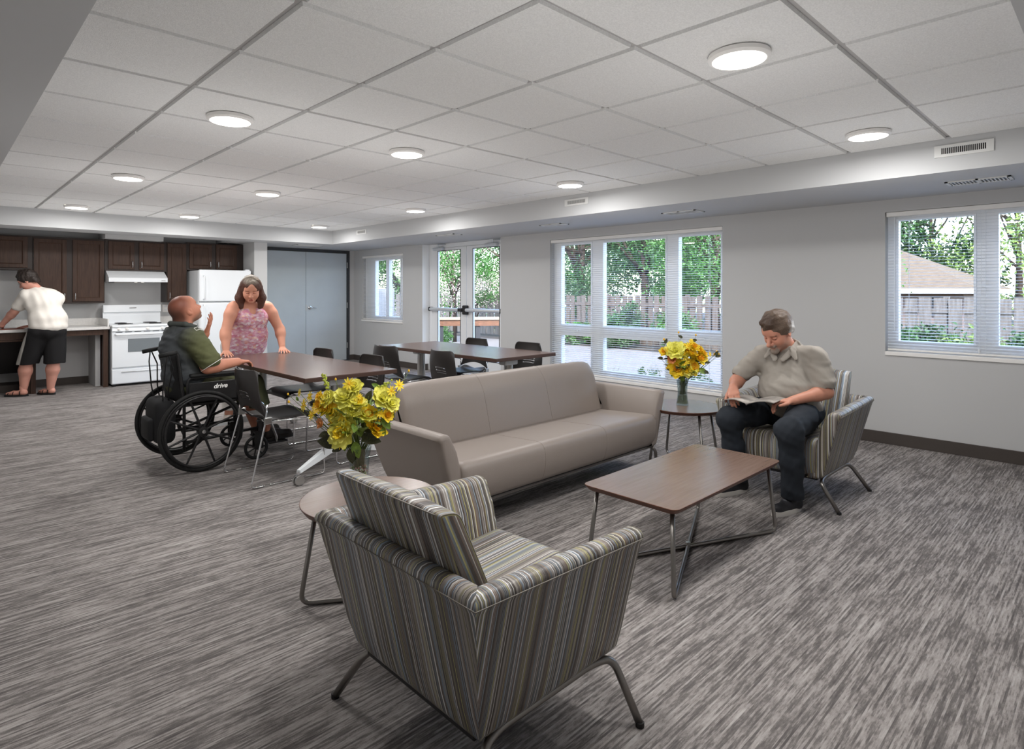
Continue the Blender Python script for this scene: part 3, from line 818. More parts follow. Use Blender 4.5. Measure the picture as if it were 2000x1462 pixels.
def armchair(loc, rz, label):
    r = thing('armchair', label, 'armchair', loc, rz, 'striped armchairs')
    shell(r, .298, -.285, .325, .195, .612, .640, .100, M_stripe)
    # seat with thick rounded front apron
    pf = rpoly([(-.24, .215), (.318, .200), (.352, .30), (.345, .438), (-.24, .400)], [.015, .03, .05, .075, .02], 7)
    loft(pf, [-.262, -.258, -.235, 0, .235, .258, .262], [.008, .003, 0, -.006, 0, .003, .008], M_stripe, 'seat', r, uvoff=.4)
    # leaning back cushion
    pb = rpoly([(-.245, .40), (-.135, .40), (-.318, .792), (-.388, .800)], [.018, .022, .028, .024], 6)
    bc = loft(pb, [-.262, -.259, -.243, 0, .243, .259, .262], [.007, .002, 0, -.008, 0, .002, .007], M_stripe, 'back_cushion', r, uvoff=.9, capuv=(.906, .423))
    for s in (-1, 1):
        q = MB(); N_ = len(pb); pts = []
        for i in range(N_):
            a, c = pb[i-1], pb[(i+1) % N_]; nx, nz = (c[1]-a[1]), -(c[0]-a[0]); L = math.hypot(nx, nz) or 1; pts.append((pb[i][0]-nx/L*.003, s*.2592, pb[i][1]-nz/L*.003))
        q.tube(pts, .0022, 5, closed=True); q.build('piping', M_piping, bc, smooth=True)
    q = MB(); i0 = int(len(pb)*.88); x, z = pb[i0]; q.tube([(x-.004, -.243, z), (x-.007, 0, z), (x-.004, .243, z)], .0022, 5); q.build('piping', M_piping, bc, smooth=True)
    for s in (-1, 1): leg_frame(r, s*.272, -.25, .27, .182, .388, -.315, .305)
    b = MB(); b.box((-.27, -.262, .178), (.30, .262, .200), bev=.004); b.build('base_board', M_black, r)
    return r
armchair((1.30, 1.437, 0), 0, 'striped armchair in the foreground seen from behind, empty')
armchair((4.31, 1.60, 0), PI, 'striped armchair facing the viewer with the reading man in it')

# sofa ---------------------------------------------------------------
SOFA = (3.025, 2.80, 0)
r = thing('sofa', 'long taupe-grey three-seat sofa in front of the big window', 'sofa', SOFA, -PI/2)
shell(r, .99, -.31, .335, .195, .600, .600, .110, M_sofa, pipe=False, th=.095)
pf = rpoly([(-.24, .215), (.325, .195), (.362, .30), (.35, .432), (-.24, .398)], [.01, .04, .06, .085, .02], 7)
ys = [-.955, -.949, -.92]+[-.9+.1*i for i in range(19)]+[.92, .949, .955]
st = loft(pf, ys, [.022, .006, 0]+[-.004]*19+[0, .006, .022], M_sofa, 'seat', r)
pb = rpoly([(-.33, .38), (-.125, .39), (-.205, .700), (-.285, .795), (-.375, .765)], [.02, .03, .12, .05, .04], 6)
yb = [-.950, -.943, -.925, -.89, -.83, -.7, -.5, -.3, 0, .3, .5, .7, .83, .89, .925, .943, .950]
ib = [.05, .032, .018, .008, .002, 0, -.004, -.004, -.004, -.004, -.004, 0, .002, .008, .018, .032, .05]
bk = loft(pb, yb, ib, M_sofa, 'backrest', r)
def seam(prof, y, parent, lo, hi):
    N = len(prof); pts = []
    for i in range(lo, hi):
        x, z = prof[i]; a = prof[i-1]; c = prof[(i+1) % N]; nx, nz = (c[1]-a[1]), -(c[0]-a[0]); L = math.hypot(nx, nz) or 1
        pts.append((x+nx/L*.0042, y, z+nz/L*.0042))
    q = MB(); q.tube(pts, .0016, 5); q.build('seam', M_sofa, parent, smooth=True)
for y in (-.31, .31):
    seam(pf, y, st, 10, 34); seam(pb, y, bk, 8, 30)
for s in (-1, 1): leg_frame(r, s*.955, -.27, .29, .182, 1.03, -.34, .30)
b = MB(); b.box((-.29, -.95, .176), (.31, .95, .198), bev=.004); b.build('base_board', M_black, r)
b = MB(); b.tube([(.30, -.955, .184), (.30, .955, .184)], .012, 10); b.build('front_rail', M_steelgrey, r)

# coffee table -------------------------------------------------------
def table_top(parent, outline, z, th, m, me, name='tabletop', under=.014):
    N = len(outline); cx = sum(p[0] for p in outline)/N; cy = sum(p[1] for p in outline)/N
    def ring(s_, z_): return [(cx+(x-cx)*s_x(x, cx, s_), cy+(y-cy)*s_x(y, cy, s_), z_) for x, y in outline]
    def s_x(p, c_, s_):
        d = abs(p-c_); return 1 if d < 1e-6 else max(0, (d-s_)/d) if s_ > 0 else 1
    rows = [ring(.0, z), ring(0, z-.004), ring(under, z-th)]
    v = ring(.002, z+.0008)+rows[0]+rows[1]+rows[2]; f = [tuple(range(N))]; mi = 0
    mb = MB(); mb.add(v[:N], [tuple(range(N))], 0)
    o_ = []
    for k in range(3):
        for i in range(N):
            j = (i+1) % N; o_.append((k*N+i, k*N+j, (k+1)*N+j, (k+1)*N+i))
    mb.add(v, o_+[tuple(range(3*N, 4*N))[::-1]], 1)
    return mb.build(name, [m, me], parent)
r = thing('coffee_table', 'low rectangular brown coffee table on crossed metal tube legs', 'table', (2.905, 1.603, 0))
ol = rpoly([(-.570, -.258), (.570, -.258), (.570, .258), (-.570, .258)], .045, 6)
table_top(r, ol, .405, .024, M_lam2, M_lam2edge)
for s in (1, -1):
    t = MB(); t.tube(fillet([(-.510, -.205*s, .384), (-.548, -.235*s, .0125), (-.44, -.19*s, .0115), (.44, .19*s, .0115), (.548, .235*s, .0125), (.510, .205*s, .384)], .04, 7), .0105, 12)
    t.build('leg', M_steelgrey, r, smooth=True)
b = MB(); b.lathe([(.013, 0), (.013, .028), (.0001, .03)], 14, c=(0, 0, .004)); b.build('cross_joint', M_nickel, r)

def end_table(c, label, R=.297, ph=58):
    r = thing('end_table', label, 'table', (c[0], c[1], 0), 0, 'round end tables')
    ol = [(R*math.cos(a), R*math.sin(a)) for a in [2*PI*i/72 for i in range(72)]]
    table_top(r, ol, .450, .024, M_lam2, M_lam2edge, under=.012)
    for k in (0, 90):
        a = math.radians(ph+k); dx, dy = math.cos(a), math.sin(a); z = .0115
        t = MB(); t.tube(fillet([(-dx*.225, -dy*.225, .430), (-dx*.295, -dy*.295, z), (dx*.295, dy*.295, z), (dx*.225, dy*.225, .430)], .05, 7), .0105, 12); t.build('leg', M_steelgrey, r, smooth=True)
    return r
end_table((1.41, 2.30), 'round brown end table between the foreground armchair and the sofa')
end_table((4.34, 2.43), 'round brown end table between the sofa and the reading man')

# ============================================================ DINING AREA
def dining_chair():
    r = thing('dining_chair', '', 'chair', (0, 0, 0), 0, 'charcoal shell chairs with chrome sled legs')
    # back with three curved slots
    NU, NV = 56, 48; xs = {}; v = []
    def P(u, w):
        hw = .205+.026*(1-w)**2-.014*max(0, (w-.70)/.30)**2
        zb = .470+.055*(1-u*u)
        ztop = .806-.030*max(0, (abs(u)-.80)/.20)**2-.006*(1-u*u)
        z = zb+(ztop-zb)*w
        x = -.155-.045*w-.030*math.sin(w*PI*.9)*.6-.070*(1-u*u)*(.35+.65*w)+.012*w**5
        return (x, u*hw*(1-.10*abs(u)**14*w**10), z)
    for j in range(NV+1):
        for i in range(NU+1): v.append(P(-1+2*i/NU, j/NV))
    def slot(u, w):
        for k, wc in enumerate((.24, .33, .42)):
            c = wc+.05*(u*u*6-.3)*(.5-.35*k)
            if abs(u-.0) < .40 and abs(w-c) < .0135: return True
        return False
    f = []
    for j in range(NV):
        for i in range(NU):
            u, w = -1+2*(i+.5)/NU, (j+.5)/NV
            # trim the upper corners to a soft round
            if slot(u, w): continue
            a = j*(NU+1)+i; f.append((a, a+1, a+NU+2, a+NU+1))
    b = MB(); b.add(v, f); o = b.build('backrest', M_chairplast, r, smooth=True, fixn=True)
    md = o.modifiers.new('thickness', 'SOLIDIFY'); md.thickness = .009; md.offset = 0
    # seat shell
    NU, NV = 24, 24; v = []; f = []
    for j in range(NV+1):
        for i in range(NU+1):
            u, w = -1+2*i/NU, j/NV           # w: rear -> front
            hw = .222-.02*(1-w)**3; x = -.17+.435*w
            # superellipse corners
            k = (1-abs(2*w-1)**7)**(1/7) if abs(2*w-1) < 1 else 0
            y = u*hw*(.90+.10*k)
            z = .452-.016*(1-u*u)*math.sin(w*PI)+.012*w-.055*max(0, (w-.80)/.20)**2+.035*max(0, (.16-w)/.16)**2*abs(u)-.010*abs(u)**6
            v.append((x, y, z))
    for j in range(NV):
        for i in range(NU): a = j*(NU+1)+i; f.append((a, a+1, a+NU+2, a+NU+1))
    b = MB(); b.add(v, f); o = b.build('seat', M_chairplast, r, smooth=True); md = o.modifiers.new('thickness', 'SOLIDIFY'); md.thickness = .010; md.offset = 0
    for s in (-1, 1):
        y = s*.245
        t = MB(); t.tube(fillet([(-.150, s*.228, .56), (-.160, s*.238, .46), (-.275, s*.262, .008), (.270, s*.262, .008), (.262, s*.236, .425), (-.13, s*.225, .438)], .035, 6), .0062, 8)
        lo = t.build('sled_leg', M_chrome, r, smooth=True)
        
        for gx in (-.185, .12): g = MB(); g.box((gx, s*.262-.008, .0), (gx+.04, s*.262+.008, .014), bev=.003); g.build('glide', M_nickel, lo)
        g = MB(); g.box((-.175, s*.238-.012, .425), (-.120, s*.238+.012, .475), bev=.006); g.build('bracket', M_nickel, lo)
    t = MB(); t.tube([(.18, -.23, .432), (.18, .23, .432)], .006, 8); t.tube([(-.12, -.23, .435), (-.12, .23, .435)], .006, 8); t.build('cross_bar', M_chrome, r)
    return r
cproto = dining_chair()
CH = [((1.872, 4.39), 0, 'charcoal shell chair beside the wheelchair at the near dining table'),
      ((2.56, 5.36), PI, 'charcoal shell chair across the near table from the wheelchair, in front of the grey doors'),
      ((2.58, 4.52), PI, 'charcoal shell chair at the near table just left of the sofa back'),
      ((3.62, 5.30), .10, 'charcoal shell chair with back to the viewer, at the far end of the far table'),
      ((3.73, 4.47), -.06, 'charcoal shell chair at the far table right behind the sofa, back to the viewer'),
      ((4.50, 5.32), PI, 'charcoal shell chair across the far table, in front of the glass doors'),
      ((4.52, 4.50), PI, 'charcoal shell chair across the far table, nearest the big window')]
for k, (p, a, lab) in enumerate(CH):
    o = cproto if k == 0 else copy_tree(cproto)
    o.location = (p[0], p[1], 0); o.rotation_euler = (0, 0, a); o['label'] = lab

def dining_table(x0, x1, y0, y1, label):
    cx, cy = (x0+x1)/2, (y0+y1)/2; w, h = (x1-x0)/2, (y1-y0)/2
    r = thing('dining_table', label, 'table', (cx, cy, 0), 0, 'rectangular dining tables')
    b = MB(); b.box((-w, -h, .738), (w, h, .7405), 0); b.box((-w-.001, -h-.001, .708), (w+.001, h+.001, .738), 1, bev=.003); b.build('tabletop', [M_lam, M_lamedge], r)
    for s in (-1, 1):
        yc = s*(h-.26)
        c = MB(); c.lathe([(.045, .13), (.045, .70)], 20, M=TR(0, yc, 0)); c.build('column', M_nickel, r, auto=50)
        k = MB(); k.box((-.085, yc-s*.0-.05, .632), (.085, yc+.05, .706), bev=.01); ko = k.build('tilt_housing', M_applside, r)
        k = MB(); k.box((-.32, yc-.02, .690), (.32, yc+.02, .707)); k.build('support_bar', M_black, r)
        for q in (-1, 1):
            a = Vector((q*.03, yc+s*.02, .17)); e = Vector((q*(w+.045), s*(h-.005), .095)); d = (e-a)
            f = MB(); n = Vector((-d.y, d.x, 0)).normalized()
            def sect(p, hw, hh): return [p+n*hw-Vector((0,0,hh)), p-n*hw-Vector((0,0,hh)), p-n*hw*.7+Vector((0,0,hh)), p+n*hw*.7+Vector((0,0,hh))]
            v = sect(a, .032, .03)+sect(a+d*.5, .026, .022)+sect(e, .018, .011)
            f.add([tuple(p) for p in v], [(0,1,2,3), (11,10,9,8)]+[(4*j+i, 4*j+(i+1) % 4, 4*(j+1)+(i+1) % 4, 4*(j+1)+i) for j in range(2) for i in range(4)])
            fo = f.build('foot', M_applside, r)
            g = MB(); wx = TR(e.x, e.y, .036)
            for dy in (-.017, .017): g.lathe([(.0001, -.010), (.033, -.009), (.036, -.004), (.036, .004), (.033, .009), (.0001, .010)], 22, M=wx @ TR(0, dy, 0) @ rotM('X', PI/2))
            g.build('caster', M_nickel, fo, auto=40)
            g = MB(); g.tube([e+Vector((0, 0, .0)), Vector((e.x, e.y, .05))], .009, 8); g.box((e.x-.02, e.y-.012, .03), (e.x+.02, e.y+.012, .075), bev=.006); g.build('caster_stem', M_chrome, fo)
    return r
dining_table(1.925, 2.695, 4.0, 5.96, 'dark walnut dining table with the woman leaning on its far end')
dining_table(3.76, 4.58, 3.98, 5.95, 'dark walnut dining table behind the sofa, nearer the windows')

# ============================================================ WHEELCHAIR
r = thing('wheelchair', 'black manual wheelchair with eight-spoke wheels at the near table', 'wheelchair', (1.50, 5.14, 0))
for s in (-1, 1):
    M = TR(0, s*.325, .305) @ rotM('X', PI/2)
    t = MB(); v = []; n = 56
    ring = [(.290*math.cos(2*PI*i/n), .290*math.sin(2*PI*i/n), 0) for i in range(n)]
    t.tube([M @ Vector(p) for p in ring], .0150, 10, closed=True); wo = t.build('wheel', M_rubber, r, smooth=True)
    t = MB(); t.tube([M @ Vector((p[0]*.925, p[1]*.925, 0)) for p in ring], .010, 8, closed=True)
    for k in range(8):
        a = 2*PI*k/8+.35
        t.tube([M @ Vector((.02*math.cos(a), .02*math.sin(a), 0)), M @ Vector((.27*math.cos(a), .27*math.sin(a), 0))], [.010, .0075], 8)
    t.lathe([(.034, -.03), (.034, .03), (.02, .034), (.0001, .034)], 18, M=M); t.build('spokes', M_black, wo, auto=40)
    t = MB(); t.tube([M @ Vector((p[0]*.90, p[1]*.90, -s*-.0)) + Vector((0, s*.034, 0)) for p in ring], .0085, 8, closed=True)
    for k in range(6):
        a = 2*PI*k/6; t.tube([M @ Vector((.265*math.cos(a), .265*math.sin(a), 0)), (M @ Vector((.261*math.cos(a), .261*math.sin(a), 0)))+Vector((0, s*.034, 0))], .004, 6)
    t.build('hand_rim', M_black, wo, smooth=True)
    t = MB(); t.lathe([(.014, 0), (.014, .012), (.0001, .016)], 12, M=TR(0, s*.357, .305) @ rotM('X', -s*PI/2)); t.build('axle_cap', M_chrome, wo)
    # caster
    cx, cy = .425, s*.275; Mc = TR(cx, cy, .098) @ rotM('X', PI/2)
    t = MB(); t.tube([Mc @ Vector((.085*math.cos(2*PI*i/28), .085*math.sin(2*PI*i/28), 0)) for i in range(28)], .013, 8, closed=True); co = t.build('caster_wheel', M_rubber, r, smooth=True)
    t = MB()
    for k in range(7): a = 2*PI*k/7; t.tube([Mc @ Vector((.0, 0, 0)), Mc @ Vector((.078*math.cos(a), .078*math.sin(a), 0))], .006, 6)
    t.lathe([(.02, -.015), (.02, .015)], 12, M=Mc); t.build('caster_spokes', M_black, co)
    t = MB(); t.box((cx-.022, cy-.028, .09), (cx+.05, cy-.020, .215), bev=.004); t.box((cx-.022, cy+.020, .09), (cx+.05, cy+.028, .215), bev=.004); t.box((cx-.015, cy-.028, .205), (cx+.05, cy+.028, .222), bev=.004); t.tube([(cx+.03, cy, .21), (cx+.03, cy, .31)], .014, 10); t.build('caster_fork', M_black, co)
    y = s*.235
    t = MB()
    t.tube(fillet([(-.10, y, .16), (-.10, y, .52), (-.145, y, .90), (-.235, y, .885)], .035, 6), .0115, 10)
    t.tube(fillet([(-.10, y, .495), (.41, y, .495), (.47, y, .44), (.455, y, .20)], .05, 6), .0115, 10)
    t.tube([(-.10, y, .215), (.455, y, .245)], .0115, 10)
    t.tube([(0, y, .215), (0, s*.31, .305)], .012, 8); t.tube([(.455, y, .30), (cx+.03, cy, .30)], .014, 8)
    t.tube([(-.105, y, .305), (0.0, y, .305)], .011, 8)
    t.build('side_frame', M_black, r, smooth=True)
    g = MB(); g.tube([(-.150, y, .898), (-.185, y, .893), (-.270, y, .878)], [.015, .0165, .0155], 12); g.build('push_handle', M_rubber, r, smooth=True)
    ya = s*.262
    t = MB(); t.tube(fillet([(-.085, ya, .50), (-.085, ya, .700), (.285, ya, .700), (.285, ya, .50)], .04, 6), .010, 8); ao = t.build('armrest_tube', M_black, r, smooth=True)
    t = MB(); t.box((-.07, ya-.028, .706), (.300, ya+.028, .732), bev=.011); t.build('armrest_pad', M_rubber, ao)
    t = MB(); t.box((-.075, ya-.006, .515), (.275, ya+.002, .662), bev=.003); so = t.build('skirt_guard', M_black, ao)
    if s < 0:
        text_obj('lettering', 'drive', .050, M_flange, so, TR(.150, ya-.0075, .622) @ rotM('X', PI/2), bold=.0012, shear=.25)
    # footrest hanger
    t = MB(); t.tube(fillet([(.455, y, .47), (.50, y-.0, .43), (.62, y*.9, .14), (.62, y*.9, .10)], .05, 5), .011, 8); fo = t.build('footrest_hanger', M_chrome, r, smooth=True)
    t = MB(); t.box((.56, min(s*.05, y*.9), .085), (.72, max(s*.05, y*.9), .10), bev=.005); t.build('footplate', M_black, fo)
    if s < 0:
        t = MB(); t.box((.475, y-.02, .20), (.505, y-.012, .40), bev=.003, M=TR(0, 0, 0)); po = t.build('label_strip', M_black, fo)
        text_obj('lettering', 'drive', .040, M_flange, po, TR(.490, y-.0215, .33) @ rotM('X', PI/2) @ rotM('Z', PI/2), bold=.0008)
t = MB(); t.tube([(.02, -.22, .23), (.33, .22, .47)], .011, 8); t.tube([(.02, .22, .23), (.33, -.22, .47)], .011, 8); t.tube([(.10, -.225, .49), (.10, .225, .49)], .009, 8); t.build('cross_brace', M_black, r)
def sling(parent, name, a, b_, sag, ax, m):
    v = []; f = []; n = 12; kx = 10
    for i in range(n+1):
        for j in range(kx+1):
            u = -1+2*i/n; w = j/kx; p = Vector(a)*(1-w)+Vector(b_)*w
            p = Vector((p.x, u*.235, p.z))+Vector(ax)*sag*(1-u*u); v.append(p)
    for i in range(n):
        for j in range(kx): q = i*(kx+1)+j; f.append((q, q+1, q+kx+2, q+kx+1))
    o = MB().add(v, f).build(name, m, parent, smooth=True); md = o.modifiers.new('t', 'SOLIDIFY'); md.thickness = .008; md.offset = 0; return o
sling(r, 'seat_sling', (-.09, 0, .505), (.40, 0, .510), .012, (0, 0, -1), M_blackfab)
bo = sling(r, 'back_upholstery', (-.105, 0, .52), (-.142, 0, .87), .030, (-1, 0, 0), M_blackfab)
text_obj('lettering', 'drive', .075, M_flange, bo, TR(-.166, .02, .80) @ rotM('Z', -PI/2) @ rotM('X', PI/2), bold=.0015, shear=.2)

# backpack hanging behind the wheelchair
r = thing('backpack', 'black bag hanging by its straps from the wheelchair handles', 'bag', (1.50, 5.14, 0))
b = MB(); b.box((-.275, -.165, .20), (-.125, .175, .54), bev=.06); o = b.build('bag_body', M_blackfab, r, smooth=True)
b = MB(); b.box((-.310, -.11, .23), (-.262, .12, .40), bev=.03); b.build('front_pocket', M_blackfab, r, smooth=True)
for s in (-1, 1):
    b = MB(); b.tube([(-.215, s*.235, .878), (-.225, s*.225, .80), (-.225, s*.16, .62), (-.215, s*.12, .51)], .012, 6, flat=.35); b.tube([(-.205, s*.235, .878), (-.17, s*.215, .78), (-.185, s*.15, .62), (-.175, s*.12, .51)], .012, 6, flat=.35); b.build('strap', M_blackfab, r, smooth=True)
# ============================================================ GARDEN
RNG = random.Random(7)
GZ = -.12
M_conc = mat('patio_concrete', (102, 101, 100), 0.85, var=.10, vscale=1.2, bump=.2, bscale=80)
M_soil = mat('garden_soil', (60, 54, 48), 0.95, var=.3, vscale=3)
M_fence = mat('weathered_fence_wood', (89, 82, 76), 0.85, var=.4, vscale=4, stretch=(3, 9, .8), rgb2=(64, 56, 50))
M_fencel = mat('silver_fence_wood', (97, 95, 92), 0.85, var=.3, vscale=4, stretch=(3, 9, .8), rgb2=(67, 64, 60))
M_bark = mat('bark', (67, 54, 44), 0.9, var=.4, vscale=12)
M_leafA = mat('leaf_mid_green', (56, 108, 30), 0.55, var=.55, vscale=1.6, rgb2=(30, 66, 18))
M_leafB = mat('leaf_deep_green', (38, 84, 26), 0.55, var=.55, vscale=1.6, rgb2=(16, 44, 14))
M_leafC = mat('leaf_pale_green', (104, 130, 58), 0.55, var=.5, vscale=1.6, rgb2=(58, 88, 34))
M_blossom = mat('blossom', (205, 190, 184), 0.6)
M_plank = mat('new_timber', (120, 83, 60), 0.7, var=.3, vscale=5, stretch=(2, 2, 12))
M_planktop = mat('pale_timber', (152, 139, 116), 0.7)
M_roofsh = mat('beige_shingle', (89, 78, 62), 0.85, var=.2, vscale=5, stretch=(1, 1, 6))
M_siding = mat('pink_beige_siding', (104, 94, 91), 0.8)
for m_ in (M_leafA, M_leafB, M_leafC):
    b_ = m_.node_tree.nodes['Principled BSDF']; b_.inputs['Transmission Weight'].default_value = 0.0; b_.inputs['Subsurface Weight'].default_value = 0.0

b = MB(); b.box((XO, -8, GZ-.1), (12.9, 26, GZ)); struct(b, 'ground_patio', M_conc, 'pale concrete patio outside the windows', 'patio')
b = MB(); b.box((12.9, -14, GZ-.1), (40, 42, GZ+.0)); struct(b, 'ground_garden', M_soil, 'brown garden soil beyond the patio', 'ground')
b = MB(); b.box((XO+.05, -2, GZ), (7.9, 6.2, GZ+.02)); struct(b, 'ground_bed', M_soil, 'narrow planting bed right below the windows', 'ground')

def leaf_cloud(mb, c, rad, n, size, rng, cl=26, shell=.55):
    """n leaves gathered round cl clumps inside an ellipsoid"""
    nr = np.random.RandomState(rng.randrange(1 << 30)); cs = []
    while len(cs) < cl:
        p = nr.uniform(-1, 1, 3)
        if shell < np.linalg.norm(p) < 1: cs.append(p*np.array(rad))
    cs = np.array(cs); rr = nr.uniform(.22, .45, cl)*min(rad); k = nr.randint(0, cl, n)
    p = np.array(c)+cs[k]+nr.normal(size=(n, 3))*np.array([1, 1, .8])*rr[k][:, None]*.62
    p[:, 2] = np.maximum(p[:, 2], .03)
    a = nr.normal(size=(n, 3))*np.array([1, 1, .5])+np.array([0, 0, .5]); a /= np.linalg.norm(a, axis=1)[:, None]
    q = np.cross(a, nr.normal(size=(n, 3))); q /= np.linalg.norm(q, axis=1)[:, None]; w = np.cross(a, q); s = (size*nr.uniform(.6, 1.3, n))[:, None]
    V = np.stack([p-q*s, p+w*s*.42-q*.1*s+a*s*.12, p+q*s, p-w*s*.42-q*.1*s+a*s*.12], 1).reshape(-1, 3)
    mb.add(V.tolist(), np.arange(4*n).reshape(-1, 4).tolist())

def tree(x, y, h, rad, n, size, m, label, seed, trunk=.12, blossoms=0, cz=None, cat='tree', group=None, lowtrunk=True):
    rng = random.Random(seed); r = thing('garden_tree' if cat == 'tree' else 'garden_shrub', label, cat, (x, y, GZ), 0, group)
    cz = cz if cz is not None else h-rad[2]
    t = MB(); top = Vector((rng.uniform(-.2, .2), rng.uniform(-.2, .2), cz+rad[2]*.3))
    t.tube([(0, 0, -.02), (rng.uniform(-.05, .05), rng.uniform(-.05, .05), cz*.5), top], [trunk, trunk*.75, trunk*.3], 8)
    for k in range(9):
        a = rng.uniform(0, 6.28); z0 = cz*rng.uniform(.35, .9); e = Vector((math.cos(a)*rad[0]*rng.uniform(.5, .85), math.sin(a)*rad[1]*rng.uniform(.5, .85), cz+rad[2]*rng.uniform(-.2, .6)))
        s = Vector((0, 0, z0)); t.tube([s, s.lerp(e, .5)+Vector((0, 0, -.06*h*.3)), e], [trunk*.42, trunk*.28, trunk*.1], 6)
    t.build('trunk', M_bark, r, smooth=True)
    f = MB(); leaf_cloud(f, (0, 0, cz), rad, n, size, rng); f.build('foliage', m, r, fixn=False)
    if blossoms:
        f = MB(); leaf_cloud(f, (0, 0, cz), (rad[0]*1.04, rad[1]*1.04, rad[2]*1.02), blossoms, size*.62, rng, cl=46, shell=.6); f.build('blossoms', M_blossom, r, fixn=False)
    return r

# fences: board fence with a rail, parallel to the building
def fence(x, y0, y1, top, label, m, dx=0, gap=.055, w=.14):
    r = thing('board_fence', label, 'fence', (x, (y0+y1)/2, GZ)); cy = (y0+y1)/2
    y = y0; i = 0; b = MB(); p = MB()
    while y < y1:
        xx = .018 if i % 2 else -.018; b.box((xx-.010, y-cy, .06), (xx+.010, y+w-cy, top-GZ+.012*math.sin(i*2.1))); y += w*.62 if gap < 0 else w+gap; i += 1
    b.build('boards', m, r)
    for z in (.35, top-GZ-.28): p.box((-.008, y0-cy, z), (.008 if gap < 0 else .045, y1-cy, z+.08))
    p.build('rails', m, r)
    yy = y0
    while yy < y1:
        q = MB(); q.box((.045, yy-cy, 0), (.13, yy-cy+.09, top-GZ+.03)); q.build('post', m, r); yy += 2.4
    return r
fence(13.7, 11.9, 22.5, 1.26, 'silvery picket fence seen through the glazed doors', M_fencel, gap=.055)
fence(13.75, 5.2, 11.8, 1.25, 'weathered brown board fence behind the large window', M_fence, gap=.06)
fence(13.7, -2.5, 5.1, 1.24, 'pale weathered board fence seen through the right window', M_fencel, gap=.03, w=.20)

K = [('tall dark green tree %s', M_leafB), ('bright green tree %s', M_leafA), ('pale yellow-green tree %s', M_leafC)]
TREES = [  # x, y, h, rx, rz, material, where
    (19.5, 6.9, 7.0, 2.0, 3.2, 1, 'between the right window and the large window'),
    (16.6, 8.3, 6.6, 1.9, 3.0, 1, 'in the right pane of the large window'),
    (17.2, 11.0, 6.6, 2.0, 3.0, 0, 'in the middle pane of the large window'),
    (16.8, 13.4, 6.6, 1.9, 3.0, 0, 'in the left pane of the large window'),
    (16.8, 16.8, 6.6, 2.1, 3.0, 1, 'in the right pane of the glazed doors'),
    (17.4, 20.0, 6.6, 2.1, 3.0, 1, 'in the left pane of the glazed doors'),
    (15.6, 22.6, 6.4, 2.0, 2.9, 1, 'in the right pane of the small window'),
    (13.8, 24.6, 6.4, 2.0, 2.9, 1, 'in the left pane of the small window'),
    (35.5, 3.4, 10.5, 3.4, 5.0, 2, 'far off behind the beige roof'),
    (35.0, 10.5, 10.0, 3.2, 4.8, 0, 'far off behind the large window trees'),
    (28.0, 15.6, 9.5, 3.6, 4.5, 0, 'far off left of the large window'),
    (27.0, 22.0, 9.5, 3.6, 4.5, 1, 'far off behind the glazed doors'),
    (37.5, 7.0, 10.5, 2.6, 5.0, 0, 'furthest away above the roof ridge'),
    (36.5, -.8, 10.5, 3.4, 5.0, 2, 'far off right of the beige roof'), (22.5, 12.6, 8.5, 2.6, 4.0, 1, 'in the second row behind the large window'),
    (22.8, 18.2, 8.5, 2.6, 4.0, 1, 'in the second row behind the glazed doors'), (20.0, 24.6, 8.5, 2.8, 4.0, 1, 'in the second row behind the small window'), (12.5, 28.0, 8.5, 2.8, 4.0, 1, 'beyond the utility cabinet outside the small window')]
for i, (x, y, h, rx, rz_, k, where) in enumerate(TREES):
    far = x > 24
    tree(x, y, h, (rx, rx*1.05, rz_), 17000 if not far else 12000, .052 if not far else .12, K[k][1], K[k][0] % where, 100+i, trunk=.16, group='trees beyond the fence')
tree(11.3, 13.75, 3.9, (1.05, 1.15, 1.45), 5200, .042, M_leafA, 'white-blossomed tree in front of the fence in the left pane of the doors', 31, trunk=.06, blossoms=3400, group=None)
tree(12.9, 14.6, 2.1, (.8, .9, .55), 2600, .040, M_leafA, 'low white-blossomed tree along the fence in the right door pane', 32, trunk=.04, blossoms=2000, group=None)
tree(12.9, 12.6, 2.0, (.5, .6, .5), 1100, .045, M_leafA, 'small blossoming shrub at the fence left of the large window', 33, trunk=.03, blossoms=500, cat='shrub')
SH = [(13.25, 10.7, .62, .55, M_leafA, 'low leafy shrub at the fence foot in the lower middle pane'), (13.2, 11.9, .5, .6, M_leafA, 'low leafy shrub at the fence foot in the lower left pane'),
      (13.2, 9.4, .6, .6, M_leafB, 'dark climbing shrub on the fence right of the middle pane'), (13.25, 7.7, .95, .5, M_leafA, 'bright shrub at the fence in the right pane of the large window'),
      (13.3, 9.2, 1.3, .42, M_leafB, 'tall ivy-covered shrub against the brown fence'), (12.2, 2.55, .95, .62, M_leafB, 'dark broad shrub in the right window, left half'),
      (12.4, 1.75, .85, .55, M_leafC, 'grey-green shrub in the right window beside the mullion'), (12.6, .9, .95, .5, M_leafB, 'dark shrub at the far right of the right window')]
for i, (x, y, h, rr, m, lab) in enumerate(SH):
    tree(x, y, h, (rr, rr, h*.48), 2600, .05, m, lab, 60+i, trunk=.02, cz=h*.5, cat='shrub', group='shrubs along the fence')
tree(9.6, 12.35, .62, (.34, .34, .3), 1600, .028, M_leafA, 'round bright green bush beside the raised timber planter', 71, trunk=.02, cz=.32, cat='shrub')

